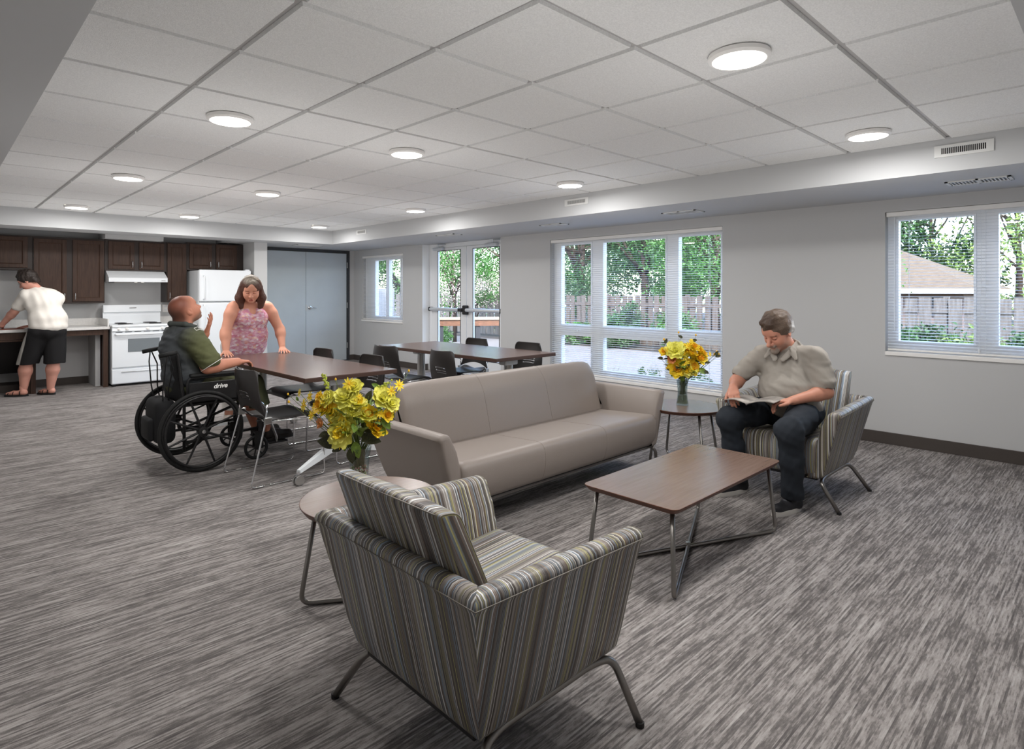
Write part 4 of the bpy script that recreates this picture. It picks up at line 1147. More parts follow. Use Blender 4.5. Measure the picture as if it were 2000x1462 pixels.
# lavender-like stems below the big window
for i, (x, y) in enumerate(((7.15, 5.15), (7.5, 4.75), (7.2, 4.35), (7.45, 3.95), (7.2, 3.6), (7.55, 3.3), (7.25, 2.95))):
    rng = random.Random(i); big = i in (1, 3)
    r = thing('garden_plant', '%s under the large window, %s from its left edge' % ('pale leafy plant' if big else 'thin grassy plant', ('first', 'second', 'third', 'fourth', 'fifth', 'sixth', 'seventh')[i]), 'plant', (x, y, GZ+.02), 0, 'plants below the large window')
    t = MB()
    for k in range(22):
        a = rng.uniform(0, 6.28); l = rng.uniform(.18, .42); sp = rng.uniform(.05, .35)
        t.tube([(rng.uniform(-.06, .06), rng.uniform(-.08, .08), 0), (math.cos(a)*sp*l*.5, math.sin(a)*sp*l, l*.6), (math.cos(a)*sp*l*1.4, math.sin(a)*sp*l*1.8, l)], [.0025, .002, .001], 4)
    t.build('stems', M_leafC, r)
    t = MB(); leaf_cloud(t, (0, 0, .22 if big else .12), (.2, .22, .14) if big else (.14, .18, .08), 420 if big else 110, .022, rng, cl=16, shell=.1); t.build('foliage', M_leafC, r, fixn=False)

# raised timber planter outside the doors
r = thing('raised_planter', 'raised timber planter table on the patio outside the glazed doors', 'planter', (9.62, 10.4, GZ), math.radians(-38))
b = MB(); b.box((-1.25, -.32, .83), (1.25, .32, .87)); b.build('planter_top', M_planktop, r)
b = MB(); b.box((-1.25, -.30, .69), (1.25, -.26, .83)); b.box((-1.25, .26, .69), (1.25, .30, .83)); b.box((-1.25, -.30, .69), (-1.21, .30, .83)); b.box((1.21, -.30, .69), (1.25, .30, .83)); b.build('planter_box', M_plank, r)
for sx in (-1.15, -.3, .55, 1.15):
    b = MB(); b.box((sx-.05, -.28, 0), (sx+.05, -.19, .69)); b.build('leg', M_darkframe, r)
    b = MB(); b.box((sx-.05, .19, 0), (sx+.05, .28, .69)); b.build('leg', M_darkframe, r)
b = MB(); b.box((-1.2, -.30, 0), (1.2, .30, .10)); b.build('base_timber', M_plank, r)
b = MB(); b.tube(fillet([(0, 0, 0), (0, 0, .36), (0, .09, .36), (0, .09, .28)], .045, 6), .022, 10)
o = b.build('bent_pipe', M_flange, None, smooth=True, loc=(9.90, 10.10, GZ+.87)); tag(o, 'white bent pipe standing on the timber planter', 'pipe')
b = MB(); b.box((XO, 11.9, GZ), (7.50, 13.2, 3.2)); 
M_cabw = mat('outdoor_white_metal', (136, 138, 140), .6)
M_brick, n_, l_, pb_ = new_mat('red_brown_brick'); bt = n_.new('ShaderNodeTexBrick'); tc_ = n_.new('ShaderNodeTexCoord'); mp_ = n_.new('ShaderNodeMapping')
mp_.inputs['Rotation'].default_value = (PI/2, 0, 0); l_.new(tc_.outputs['Object'], mp_.inputs[0]); l_.new(mp_.outputs[0], bt.inputs['Vector'])
bt.inputs['Scale'].default_value = 4.5; bt.inputs['Color1'].default_value = lin((150, 96, 82)); bt.inputs['Color2'].default_value = lin((122, 74, 64)); bt.inputs['Mortar'].default_value = lin((196, 186, 176)); bt.inputs['Mortar Size'].default_value = .03
l_.new(bt.outputs[0], pb_.inputs['Base Color']); pb_.inputs['Roughness'].default_value = .85
struct(b, 'wall_wing', M_brick, 'red brick corner of the building outside the small window', 'wall')
r = thing('utility_cabinet', 'tall white utility cabinet outside the small window beside the brick corner', 'cabinet', (8.95, 14.0, GZ))
b = MB(); b.box((-.30, -.25, 0), (.24, .25, 1.57), bev=.015); b.build('cabinet_box', M_cabw, r)
b = MB(); b.box((-.26, -.262, .06), (.20, -.248, 1.50), bev=.006); b.build('cabinet_door', M_cabw, r)

# patio chair of dark metal
r = thing('patio_chair', 'black metal patio chair far out on the patio in the left pane', 'chair', (11.0, 9.75, GZ), math.radians(200))
b = MB(); b.box((-.22, -.22, .42), (.22, .22, .44), bev=.01); b.build('seat', M_black, r)
for sx in (-1, 1):
    for sy in (-1, 1): b = MB(); b.tube([(sx*.19, sy*.19, .43), (sx*.22, sy*.22, 0)], .011, 6); b.build('leg', M_black, r)
b = MB(); b.tube(fillet([(-.21, -.21, .43), (-.27, -.21, .92), (-.27, .21, .92), (-.21, .21, .43)], .06, 5), .011, 6)
for k in range(4): y = -.14+.093*k; b.tube([(-.215, y, .44), (-.268, y, .91)], .006, 5)
b.build('backrest', M_black, r)

# neighbouring house
r = thing('neighbour_house', 'low neighbouring house with a beige hipped roof beyond the fence', 'house', (25.0, 8.6, -1.4))
b = MB(); b.box((0, -4.8, 0), (7, 1.2, 2.78)); b.build('house_wall', M_siding, r)
b = MB(); x0, x1, y0, y1, ze, zr = -.5, 7.5, -5.30, 1.6, 2.86, 4.55
v = [(x0, y0, ze), (x1, y0, ze), (x1, y1, ze), (x0, y1, ze), (3.5, y0+3.3, zr), (3.5, y1-3.0, zr)]
b.add(v, [(0, 1, 4), (1, 2, 5, 4), (2, 3, 5), (3, 0, 4, 5), (0, 3, 2, 1)]); b.build('roof', M_roofsh, r)
b = MB(); b.box((x0-.03, y0-.03, ze-.16), (x0+.02, y1, ze+.0)); b.box((x0, y0-.03, ze-.16), (x1, y0+.02, ze)); b.build('fascia', M_flange, r)
b = MB(); b.box((-.03, -4.4, 1.9), (.02, -3.9, 2.6)); b.build('window', M_darkframe, r)
# ============================================================ FLOWERS IN VASES
M_yel = mat('petal_yellow', (255, 236, 72), .5, var=.2, vscale=30, rgb2=(252, 216, 48))
M_pale = mat('petal_lime_yellow', (252, 248, 140), .5, var=.25, vscale=24, rgb2=(240, 236, 112))
M_amber = mat('petal_amber', (250, 206, 56), .5, var=.3, vscale=30, rgb2=(240, 172, 40))
M_pink = mat('petal_apricot', (222, 146, 118), .5, var=.3, vscale=30, rgb2=(224, 160, 60))
M_berry = mat('berry_green', (176, 186, 70), .45)
M_leafg = mat('artificial_leaf', (132, 160, 64), .55, var=.5, vscale=18, rgb2=(84, 110, 44))
M_leafd = mat('artificial_leaf_dark', (74, 76, 46), .6, var=.5, vscale=18, rgb2=(38, 40, 30))
M_stem = mat('stem_green', (96, 112, 58), .6)
M_vglass = glass_mat('vase_glass', (232, 238, 238), .30)
M_water = glass_mat('vase_water', (196, 200, 180), .2)

def petal(mb, L, w, M, curl=.3, n=5, cup=.15, frill=0.0, rng=None, mi=0):
    v = []; f = []; kx = 4
    for i in range(n+1):
        t = i/n; hw = w*math.sin(PI*(.10+.86*t))**.7
        for j in range(kx+1):
            u = -1+2*j/kx
            z = curl*L*t*t+cup*w*u*u*1.0+(frill*L*math.sin(u*7+i*1.7) if t > .6 else 0)
            v.append(tuple(M @ Vector((L*t, u*hw, z))))
    for i in range(n):
        for j in range(kx): a = i*(kx+1)+j; f.append((a, a+1, a+kx+2, a+kx+1))
    mb.add(v, f, mi)
def bloom_mesh(name, mats, seed, rings, L0, frill):
    rng = random.Random(seed); mb = MB()
    for k, (n, tilt, sc) in enumerate(rings):
        for i in range(n):
            M = rotM('Z', 2*PI*(i+.5*k)/n+rng.uniform(-.12, .12)) @ rotM('Y', -tilt+rng.uniform(-.12, .12)) @ TR(.04*L0, 0, 0)
            petal(mb, L0*sc*rng.uniform(.88, 1.1), L0*sc*.42, M, curl=.18-.1*k*.3, frill=frill, mi=min(k*len(mats)//len(rings), len(mats)-1))
    o = mb.build(name, mats, None, smooth=True, fixn=False); me = o.data; bpy.data.objects.remove(o); return me
RUF = [(9, .12, 1.0), (8, .50, .86), (7, .90, .68), (5, 1.25, .48)]
ME_b = {'y': bloom_mesh('ruffled_bloom', [M_yel, M_amber], 1, RUF, 1, .05), 'p': bloom_mesh('ruffled_bloom', [M_pale, M_pale], 2, RUF, 1, .06), 'py': bloom_mesh('ruffled_bloom', [M_pale, M_yel], 3, RUF, 1, .06),
        'a': bloom_mesh('ruffled_bloom', [M_yel, M_amber], 4, [(9, .25, 1.0), (8, .85, .8)], 1, .03), 'o': bloom_mesh('ruffled_bloom', [M_pink, M_amber], 5, RUF[1:], 1.1, .05)}
def daisy_mesh():
    mb = MB(); rng = random.Random(9)
    for i in range(9): petal(mb, 1, .17, rotM('Z', 2*PI*i/9+rng.uniform(-.1, .1)) @ rotM('Y', -.12), curl=-.1, cup=.4)
    mb.lathe([(.0001, .17), (.13, .15), (.20, .05), (.18, -.03)], 12, mi=1); o = mb.build('daisy', [M_yel, M_amber], None, smooth=True, fixn=False); me = o.data; bpy.data.objects.remove(o); return me
ME_d = daisy_mesh()
def leaf_mesh(m):
    mb = MB(); v = []; f = []; n = 8
    for i in range(n+1):
        t = i/n; hw = .34*math.sin(PI*min(1, t*.94+.04))**.8*(1-.25*t)
        for u in (-1, -.5, 0, .5, 1): v.append((t, u*hw, .10*abs(u)*hw*3-.28*t*t+.015*math.sin(9*t+u)))
    for i in range(n):
        for j in range(4): a = i*5+j; f.append((a, a+1, a+6, a+5))
    o = mb.add(v, f).build('leaf', m, None, smooth=True, fixn=False); me = o.data; bpy.data.objects.remove(o); return me
ME_lg, ME_ld = leaf_mesh(M_leafg), leaf_mesh(M_leafd)

def bouquet(base, ztop, blooms, daisies, buds, berries, leaves, label, seed, vlab, R=(.69, .72)):
    """offsets are (right, up, forward) metres from the vase mouth; the bunch spreads round in depth as well"""
    rng = random.Random(seed)
    r = thing('flower_bouquet', label, 'flowers', (base[0], base[1], ztop), 0)
    rt = Vector((.724, -.690, 0)); tw = Vector((-.690, -.724, 0))
    def P(dx, dz, dd): return rt*dx+Vector((0, 0, dz))+tw*dd
    st = MB()
    def stem(p, thick=.0022):
        q = Vector((rng.uniform(-.02, .02), rng.uniform(-.02, .02), -.12)); st.tube([q, Vector((p.x*.18, p.y*.18, .0)), Vector((p.x*.6, p.y*.6, p.z*.5)), p], thick, 5)
    def put(me, nm, p, size, out, parent=r, spin=None):
        o = bpy.data.objects.new(nm, me); COL.objects.link(o); o.parent = parent; o.location = p
        z = Vector(out).normalized(); o.rotation_euler = (z.to_track_quat('Z', 'Y').to_matrix().to_4x4() @ rotM('Z', rng.uniform(0, 6.28) if spin is None else spin)).to_euler(); o.scale = (size,)*3; return o
    for dx, dz, rad, k in blooms:
        dd = .07+rng.uniform(-.01, .02)-abs(dx)*.12; p = P(dx, dz, dd); stem(p); put(ME_b[k], 'ruffled_bloom', p, rad*1.42, P(dx*1.1, max(dz-.10, .0)*.8+.03, .16))
    for dx, dz, rad in daisies:
        p = P(dx, dz, .10-abs(dx)*.2); stem(p, .0014); put(ME_d, 'daisy', p, rad*1.3, P(dx*.8, .05, .16))
    for dx, dz, rad in buds:
        p = P(dx, dz, .03); stem(p, .0013); m = MB(); m.lathe([(.0001, -.6), (.45, -.3), (.5, .15), (.25, .6), (.0001, .75)], 10)
        m.v = [tuple(p+Vector(q)*rad) for q in m.v]; m.build('bud', M_amber, r, smooth=True)
    for (ax_, az, bx, bz, n) in berries:
        m = MB(); bm = bmesh.new(); bmesh.ops.create_icosphere(bm, subdivisions=2, radius=.0052); bm.verts.index_update(); vv = [v.co.copy() for v in bm.verts]; ff = [[q.index for q in f.verts] for f in bm.faces]; bm.free()
        for i in range(n):
            t = i/(n-1); c = P(ax_+(bx-ax_)*t+rng.uniform(-.008, .008), az+(bz-az)*t+rng.uniform(-.006, .006), .04+rng.uniform(-.008, .010)); m.add([tuple(c+q) for q in vv], ff)
        stem(P(bx, bz, .04), .002); m.build('berry_spray', M_berry, r, smooth=True)
    for dx, dz, L, ang, dk in leaves:
        dd = .05+rng.uniform(-.02, .02); p = P(dx, dz, dd); o = bpy.data.objects.new('leaf', ME_ld if dk else ME_lg); COL.objects.link(o); o.parent = r
        x = (rt*math.cos(ang)+Vector((0, 0, math.sin(ang)))+tw*.30).normalized(); zz = (tw+Vector((0, 0, .35))).normalized(); zz = (zz-x*zz.dot(x)).normalized(); y = zz.cross(x)
        o.matrix_local = Matrix(((x.x, y.x, zz.x, p.x-x.x*L*.5), (x.y, y.y, zz.y, p.y-x.y*L*.5), (x.z, y.z, zz.z, p.z-x.z*L*.5), (0, 0, 0, 1))) @ Matrix.Scale(L, 4)
        if abs(dx) > .03 or dz > .05: stem(p, .0013)
    # filler leaves round the back so the bunch is full from every side
    for i in range(38):
        a = rng.uniform(0, 6.28); e = rng.uniform(.0, 1.2); rr = rng.uniform(.05, .12); p = Vector((math.cos(a)*rr, math.sin(a)*rr, .05+.12*math.sin(e))); o = bpy.data.objects.new('leaf', ME_ld if i % 3 == 0 else ME_lg); COL.objects.link(o); o.parent = r
        o.location = p; o.rotation_euler = (rng.uniform(-.5, .5), -rng.uniform(.0, 1.1), a); o.scale = (rng.uniform(.05, .085),)*3
    for i in range(14):
        a = math.atan2(-.724, -.690)+rng.uniform(-2.6, 2.6); p = Vector((math.cos(a)*.09, math.sin(a)*.09, rng.uniform(.08, .24))); stem(p); put(ME_b[rng.choice(['y', 'p', 'py'])], 'ruffled_bloom', p, rng.uniform(.04, .058), p*1.0)
    st.build('stems', M_stem, r, smooth=True)
    return r
def u1(x, y): return ((560+x/6.093-714)/434, (883-(720+y/6.093))/434)
def s1(v): return v/6.093/434
NB = (1.405, 2.385)
zt1 = .655
bouquet(NB, zt1, [(*u1(x, y), s1(q), k) for x, y, q, k in ((540, 470, 95, 'y'), (850, 380, 115, 'p'), (930, 260, 75, 'p'), (800, 780, 125, 'py'), (1240, 390, 100, 'p'), (1345, 450, 75, 'p'), (1080, 575, 80, 'a'), (630, 400, 80, 'p'), (1290, 590, 60, 'a'), (560, 680, 55, 'o'), (525, 365, 45, 'y'), (700, 560, 80, 'py'), (880, 700, 70, 'py'), (620, 500, 70, 'y'))],
        [(*u1(x, y), s1(q)) for x, y, q in ((330, 470, 60), (405, 370, 50), (275, 330, 38), (425, 580, 52), (710, 450, 75), (805, 570, 68), (880, 205, 60), (1440, 235, 55), (1355, 300, 50), (1000, 350, 32), (1390, 510, 35), (1230, 560, 40), (780, 900, 50))],
        [(*u1(x, y), s1(q)) for x, y, q in ((130, 445, 30), (120, 355, 24), (680, 180, 26), (600, 775, 40), (1540, 80, 26))],
        [(*u1(600, 270), *u1(550, 120), 22), (*u1(1140, 310), *u1(1320, 200), 26), (*u1(590, 580), *u1(670, 650), 14)],
        [(*u1(x, y), s1(q), a, d) for x, y, q, a, d in ((940, 990, 190, -1.3, 0), (620, 900, 250, 2.9, 1), (1100, 860, 230, -.2, 1), (1010, 470, 170, .6, 0), (900, 520, 150, .9, 0), (1330, 570, 130, -.9, 0), (1290, 680, 150, -.9, 0), (1090, 360, 130, 1.2, 1), (1200, 560, 120, -1.0, 0), (560, 810, 120, 3.4, 1), (730, 960, 150, 3.6, 1), (1250, 770, 110, -1.1, 0), (790, 950, 130, -1.6, 0), (880, 1060, 170, -1.4, 1), (970, 780, 150, -1.2, 0), (1060, 740, 180, -.4, 1), (1150, 700, 160, .2, 1), (660, 860, 160, 2.7, 1), (900, 320, 110, .8, 0), (245, 400, 55, 1.9, 0), (1150, 250, 90, 2.6, 0))],
        'yellow and lime artificial bouquet in the glass vase behind the foreground armchair', 3, '')
def u2(x, y): return ((1260+x/5.625-1332)/247, (744-(640+y/5.625))/247)
def s2(v): return v/5.625/247
FB = (4.36, 2.455)
bouquet(FB, .655, [(*u2(x, y), s2(q), k) for x, y, q, k in ((330, 455, 78, 'y'), (480, 435, 72, 'y'), (300, 265, 85, 'p'), (190, 275, 42, 'y'), (550, 345, 58, 'a'), (430, 255, 55, 'y'), (270, 360, 48, 'o'), (560, 265, 48, 'y'), (600, 295, 38, 'y'), (490, 220, 48, 'y'), (420, 470, 60, 'py'), (380, 300, 50, 'p'))],
        [(*u2(x, y), s2(q)) for x, y, q in ((390, 385, 42), (390, 315, 38), (430, 205, 38), (640, 350, 26), (680, 300, 26), (460, 150, 24))],
        [(*u2(x, y), s2(q)) for x, y, q in ((350, 65, 20), (540, 92, 20), (190, 140, 22), (770, 280, 26), (790, 305, 26), (745, 305, 24))],
        [],
        [(*u2(x, y), s2(q), a, d) for x, y, q, a, d in ((300, 520, 90, 3.4, 0), (385, 570, 90, -1.5, 0), (600, 480, 110, -.3, 0), (640, 492, 60, -.5, 1), (450, 520, 90, -1.2, 0), (150, 345, 60, 3.0, 1), (660, 390, 60, .1, 1), (520, 528, 50, -.4, 1), (780, 320, 60, .3, 1), (760, 290, 60, .9, 1), (210, 160, 60, 1.2, 1), (370, 110, 55, 2.6, 1), (520, 150, 60, .3, 1), (250, 470, 60, 2.9, 1))],
        'yellow artificial bouquet in the clear vase before the big window', 4, '')
def vase(p, prof, label, name='flower_vase'):
    r = thing(name, label, 'vase', (p[0], p[1], .4509))
    inner = [(x-.0035, z) for x, z in prof[::-1] if z > .012]
    b = MB(); b.lathe([(.0001, 0)]+prof+inner+[(.0001, .012)], 40); b.build('glass_body', M_vglass, r, auto=50)
    return r
v1 = vase(NB, [(.034, 0), (.036, .01), (.040, .08), (.047, .16), (.055, .205)], 'clear flared vase of beads on the end table behind the foreground armchair')
b = MB(); rng = random.Random(5); bm = bmesh.new(); bmesh.ops.create_icosphere(bm, subdivisions=1, radius=.0048); bm.verts.index_update(); vv = [v.co.copy() for v in bm.verts]; ff = [[q.index for q in f.verts] for f in bm.faces]; bm.free()
for i in range(420):
    z = rng.uniform(.018, .120); R_ = .030+.05*z; a = rng.uniform(0, 6.28); q = R_*math.sqrt(rng.random()); b.add([tuple(c+Vector((q*math.cos(a), q*math.sin(a), z))) for c in vv], ff, rng.randrange(3))
o = b.build('bead_filling', [mat('bead_clear', (226, 218, 204), .15), mat('bead_pink', (208, 140, 128), .2), mat('bead_green', (150, 160, 96), .2)], None, smooth=True, fixn=False, loc=(NB[0], NB[1], .451)); tag(o, 'clear, pink and green beads filling the nearer vase', 'beads', kind='stuff')
v2 = vase(FB, [(.046, 0), (.048, .008), (.040, .06), (.037, .10), (.041, .16), (.047, .200)], 'clear waisted glass vase with water on the end table by the big window')
b = MB(); b.lathe([(.0001, .014), (.043, .014), (.036, .06), (.0335, .075), (.0001, .075)], 30); b.build('water', M_water, v2, smooth=True)
# ============================================================ BODIES: smooth-blended solids turned into one mesh
def V3(*a): return np.array(a, dtype=np.float32)
def cap(a, b, ra, rb=None, k=.02, col=None, op='+', flat=None):
    """tapered capsule from a to b; flat=(axis vector, factor) squashes it"""
    return dict(t='cap', a=V3(*a), b=V3(*b), ra=ra, rb=rb if rb is not None else ra, k=k, col=col, op=op, flat=flat)
def ell(c, r, R=None, k=.02, col=None, op='+'):
    return dict(t='ell', c=V3(*c), r=V3(*r), R=R, k=k, col=col, op=op)
def half(p, n, op='&', k=.0):       # half space kept on the side opposite to n
    return dict(t='half', p=V3(*p), n=V3(*n)/np.linalg.norm(n), op=op, k=k, col=None)
def noise(amp, freq, seed=0, stretch=(1, 1, 1)): return dict(t='noise', amp=amp, f=freq, s=seed, st=stretch, op='n', k=0, col=None)
def chain(pts, rs, k=.02, col=None, op='+', flat=None):
    return [cap(pts[i], pts[i+1], rs[i], rs[i+1], k, col, op, flat) for i in range(len(pts)-1)]
def rotR(rx=0, ry=0, rz=0): return np.array(Euler((rx, ry, rz)).to_matrix(), dtype=np.float32)

def prim_d(p, X, Y, Z):
    if p['t'] == 'half': return (X-p['p'][0])*p['n'][0]+(Y-p['p'][1])*p['n'][1]+(Z-p['p'][2])*p['n'][2]
    if p['t'] == 'ell':
        x, y, z = X-p['c'][0], Y-p['c'][1], Z-p['c'][2]
        if p['R'] is not None:
            R = p['R']; x, y, z = (R[0,0]*x+R[1,0]*y+R[2,0]*z), (R[0,1]*x+R[1,1]*y+R[2,1]*z), (R[0,2]*x+R[1,2]*y+R[2,2]*z)
        r = p['r']; k0 = np.sqrt((x/r[0])**2+(y/r[1])**2+(z/r[2])**2)+1e-9; k1 = np.sqrt((x/r[0]**2)**2+(y/r[1]**2)**2+(z/r[2]**2)**2)+1e-9
        return k0*(k0-1)/k1
    a, b = p['a'], p['b']; d = b-a; L2 = float((d*d).sum())+1e-12
    x, y, z = X-a[0], Y-a[1], Z-a[2]; t = np.clip((x*d[0]+y*d[1]+z*d[2])/L2, 0, 1)
    x, y, z = x-t*d[0], y-t*d[1], z-t*d[2]
    if p['flat'] is not None:
        n, fct = p['flat']; n = V3(*n)/np.linalg.norm(n); q = x*n[0]+y*n[1]+z*n[2]; s = (1/fct-1)
        x, y, z = x+n[0]*q*s, y+n[1]*q*s, z+n[2]*q*s
        return (np.sqrt(x*x+y*y+z*z)-(p['ra']+(p['rb']-p['ra'])*t))*min(1.0, fct+.25)
    return np.sqrt(x*x+y*y+z*z)-(p['ra']+(p['rb']-p['ra'])*t)

def prim_box(p):
    if p['t'] == 'ell': m = float(max(p['r'])); return p['c']-m, p['c']+m
    if p['t'] == 'cap': m = max(p['ra'], p['rb'])*(1.0 if p['flat'] is None else max(1, p['flat'][1])); return np.minimum(p['a'], p['b'])-m, np.maximum(p['a'], p['b'])+m
    return None

def sdf_mesh(name, prims, h, m, parent, basecol=None, smooth_iter=1, colk=.008):
    B = [prim_box(p) for p in prims if p['op'] == '+' and p['t'] in ('ell', 'cap')]
    lo = np.min([b[0] for b in B], 0)-3*h-.02; hi = np.max([b[1] for b in B], 0)+3*h+.02
    n = np.ceil((hi-lo)/h).astype(int)+1
    ax = [lo[i]+h*np.arange(n[i], dtype=np.float32) for i in range(3)]
    F = np.full(tuple(n), .5, dtype=np.float32)
    for p in prims:
        bb = prim_box(p); mg = max(p['k'], .0)+.03+2*h
        if bb is None: sl = [slice(0, n[i]) for i in range(3)]
        else:
            s0 = np.clip(((bb[0]-mg-lo)/h).astype(int), 0, n); s1 = np.clip(((bb[1]+mg-lo)/h).astype(int)+2, 0, n); sl = [slice(s0[i], s1[i]) for i in range(3)]
        sl = tuple(sl); G = F[sl]
        if G.size == 0: continue
        X = ax[0][sl[0]][:, None, None]; Y = ax[1][sl[1]][None, :, None]; Z = ax[2][sl[2]][None, None, :]
        if p['op'] == 'n':
            rs = np.random.RandomState(p['s']); w = np.zeros_like(G)
            for o in range(5):
                d = rs.normal(size=3); d /= np.linalg.norm(d); d = d*np.array(p['st']); fr = p['f']*(1.5**o); ph = rs.uniform(0, 6.28)
                d2 = rs.normal(size=3)*np.array(p['st'])*p['f']*.45
                w = w+np.sin(fr*(d[0]*X+d[1]*Y+d[2]*Z)+ph+1.6*np.sin(d2[0]*X+d2[1]*Y+d2[2]*Z+ph*2))/(1.35**o)
            F[sl] = G+np.float32(p['amp'])*w*.4; continue
        D = prim_d(p, X, Y, Z).astype(np.float32); k = max(p['k'], 1e-4)
        if p['op'] == '+':
            t = np.clip(.5+.5*(D-G)/k, 0, 1); F[sl] = D*(1-t)+G*t-k*t*(1-t)
        elif p['op'] == '-':
            D = -D; t = np.clip(.5-.5*(D-G)/k, 0, 1); F[sl] = D*(1-t)+G*t+k*t*(1-t)
        elif p['op'] == '&':
            t = np.clip(.5-.5*(D-G)/k, 0, 1); F[sl] = D*(1-t)+G*t+k*t*(1-t)
    F[0] = F[-1] = .5; F[:, 0] = F[:, -1] = .5; F[:, :, 0] = F[:, :, -1] = .5
    S = F < 0
    # surface nets
    c = [S[i:n[0]-1+i, j:n[1]-1+j, k:n[2]-1+k] for i in (0, 1) for j in (0, 1) for k in (0, 1)]
    cnt = sum(q.astype(np.int8) for q in c); act = (cnt > 0) & (cnt < 8)
    I, J, K_ = np.nonzero(act); idx = np.full(act.shape, -1, dtype=np.int64); idx[I, J, K_] = np.arange(len(I))
    P = np.zeros((len(I), 3)); W_ = np.zeros(len(I))
    cor = [(i, j, k) for i in (0, 1) for j in (0, 1) for k in (0, 1)]
    for a in cor:
        for e in range(3):
            if a[e] == 1: continue
            b = list(a); b[e] = 1
            fa = F[I+a[0], J+a[1], K_+a[2]]; fb = F[I+b[0], J+b[1], K_+b[2]]; msk = (fa < 0) != (fb < 0)
            t = np.where(msk, fa/np.where(np.abs(fa-fb) < 1e-9, 1, fa-fb), 0)
            q = np.array(a, float)[None, :].repeat(len(I), 0); q[:, e] += t
            P += q*msk[:, None]; W_ += msk
    P = (P/W_[:, None]+np.stack([I, J, K_], 1))*h+lo
    faces = []
    for e in range(3):
        u, v = (e+1) % 3, (e+2) % 3
        s0 = [slice(1, n[i]-1) for i in range(3)]; s1 = list(s0); s0[e] = slice(0, n[e]-1); s1[e] = slice(1, n[e])
        A, Bq = S[tuple(s0)], S[tuple(s1)]; off = [1, 1, 1]; off[e] = 0
        g = np.nonzero(A != Bq); g = [g[i]+off[i] for i in range(3)]
        inside = S[g[0], g[1], g[2]]
        def at(du, dv):
            q = [g[0], g[1], g[2]]; q[u] = q[u]-du; q[v] = q[v]-dv; return idx[q[0], q[1], q[2]]
        quad = np.stack([at(1, 1), at(0, 1), at(0, 0), at(1, 0)], 1)
        quad[~inside] = quad[~inside][:, ::-1]; faces.append(quad)
    faces = np.concatenate(faces)
    for _ in range(smooth_iter):       # light relaxation
        acc = np.zeros_like(P); nn = np.zeros(len(P))
        for a, b in ((0, 1), (1, 2), (2, 3), (3, 0)):
            np.add.at(acc, faces[:, a], P[faces[:, b]]); np.add.at(nn, faces[:, a], 1)
            np.add.at(acc, faces[:, b], P[faces[:, a]]); np.add.at(nn, faces[:, b], 1)
        P = P*.5+.5*acc/nn[:, None]
    me = bpy.data.meshes.new(name)
    me.vertices.add(len(P)); me.vertices.foreach_set('co', P.astype(np.float32).ravel())
    me.loops.add(len(faces)*4); me.loops.foreach_set('vertex_index', faces.ravel().astype(np.int32))
    me.polygons.add(len(faces)); me.polygons.foreach_set('loop_start', np.arange(len(faces), dtype=np.int32)*4); me.polygons.foreach_set('loop_total', np.full(len(faces), 4, dtype=np.int32))
    me.update(calc_edges=True); me.validate()
    me.polygons.foreach_set('use_smooth', [True]*len(me.polygons))
    if basecol is not None:
        cp = [p for p in prims if p['op'] == '+' and p['t'] in ('ell', 'cap')]
        col = np.zeros((len(P), 3)); ws = np.zeros(len(P)); x, y, z = P[:, 0], P[:, 1], P[:, 2]
        ds = [(prim_d(p, x, y, z)-(.004 if p['op'] == 'c' else 0), p) for p in cp]
        dm = np.min([d for d, _ in ds], 0)
        for d, p in ds:
            w = np.exp(-(d-dm)/(colk if p['op'] != 'c' else colk*.5)); cc = np.array(lin(p['col'] or basecol)[:3]); col += w[:, None]*cc; ws += w
        col /= ws[:, None]
        # painted-on regions (lips, brows, stubble) override by distance
        for p in prims:
            if p['op'] == 'c':
                d = prim_d(p, x, y, z); w = np.clip(.5-d/(p['k']), 0, 1)[:, None]; col = col*(1-w)+w*np.array(lin(p['col'])[:3])
        at_ = me.color_attributes.new('Col', 'FLOAT_COLOR', 'POINT'); at_.data.foreach_set('color', np.concatenate([col, np.ones((len(P), 1))], 1).astype(np.float32).ravel())
    me.materials.append(m)
    o = bpy.data.objects.new(name, me); COL.objects.link(o)
    if parent: o.parent = parent
    return o

def paint(p): p['op'] = 'c'; return p

def xf_prims(prims, M):
    """move prims by a 4x4 matrix (rotation + translation)"""
    R = np.array(M.to_3x3(), dtype=np.float32); t = np.array(M.to_translation(), dtype=np.float32); out = []
    for p in prims:
        q = dict(p)
        if p['t'] == 'ell': q['c'] = R@p['c']+t; q['R'] = R@(p['R'] if p['R'] is not None else np.eye(3, dtype=np.float32))
        elif p['t'] == 'cap':
            q['a'] = R@p['a']+t; q['b'] = R@p['b']+t
            if p['flat'] is not None: q['flat'] = (tuple(R@V3(*p['flat'][0])), p['flat'][1])
        elif p['t'] == 'half': q['p'] = R@p['p']+t; q['n'] = R@p['n']
        out.append(q)
    return out

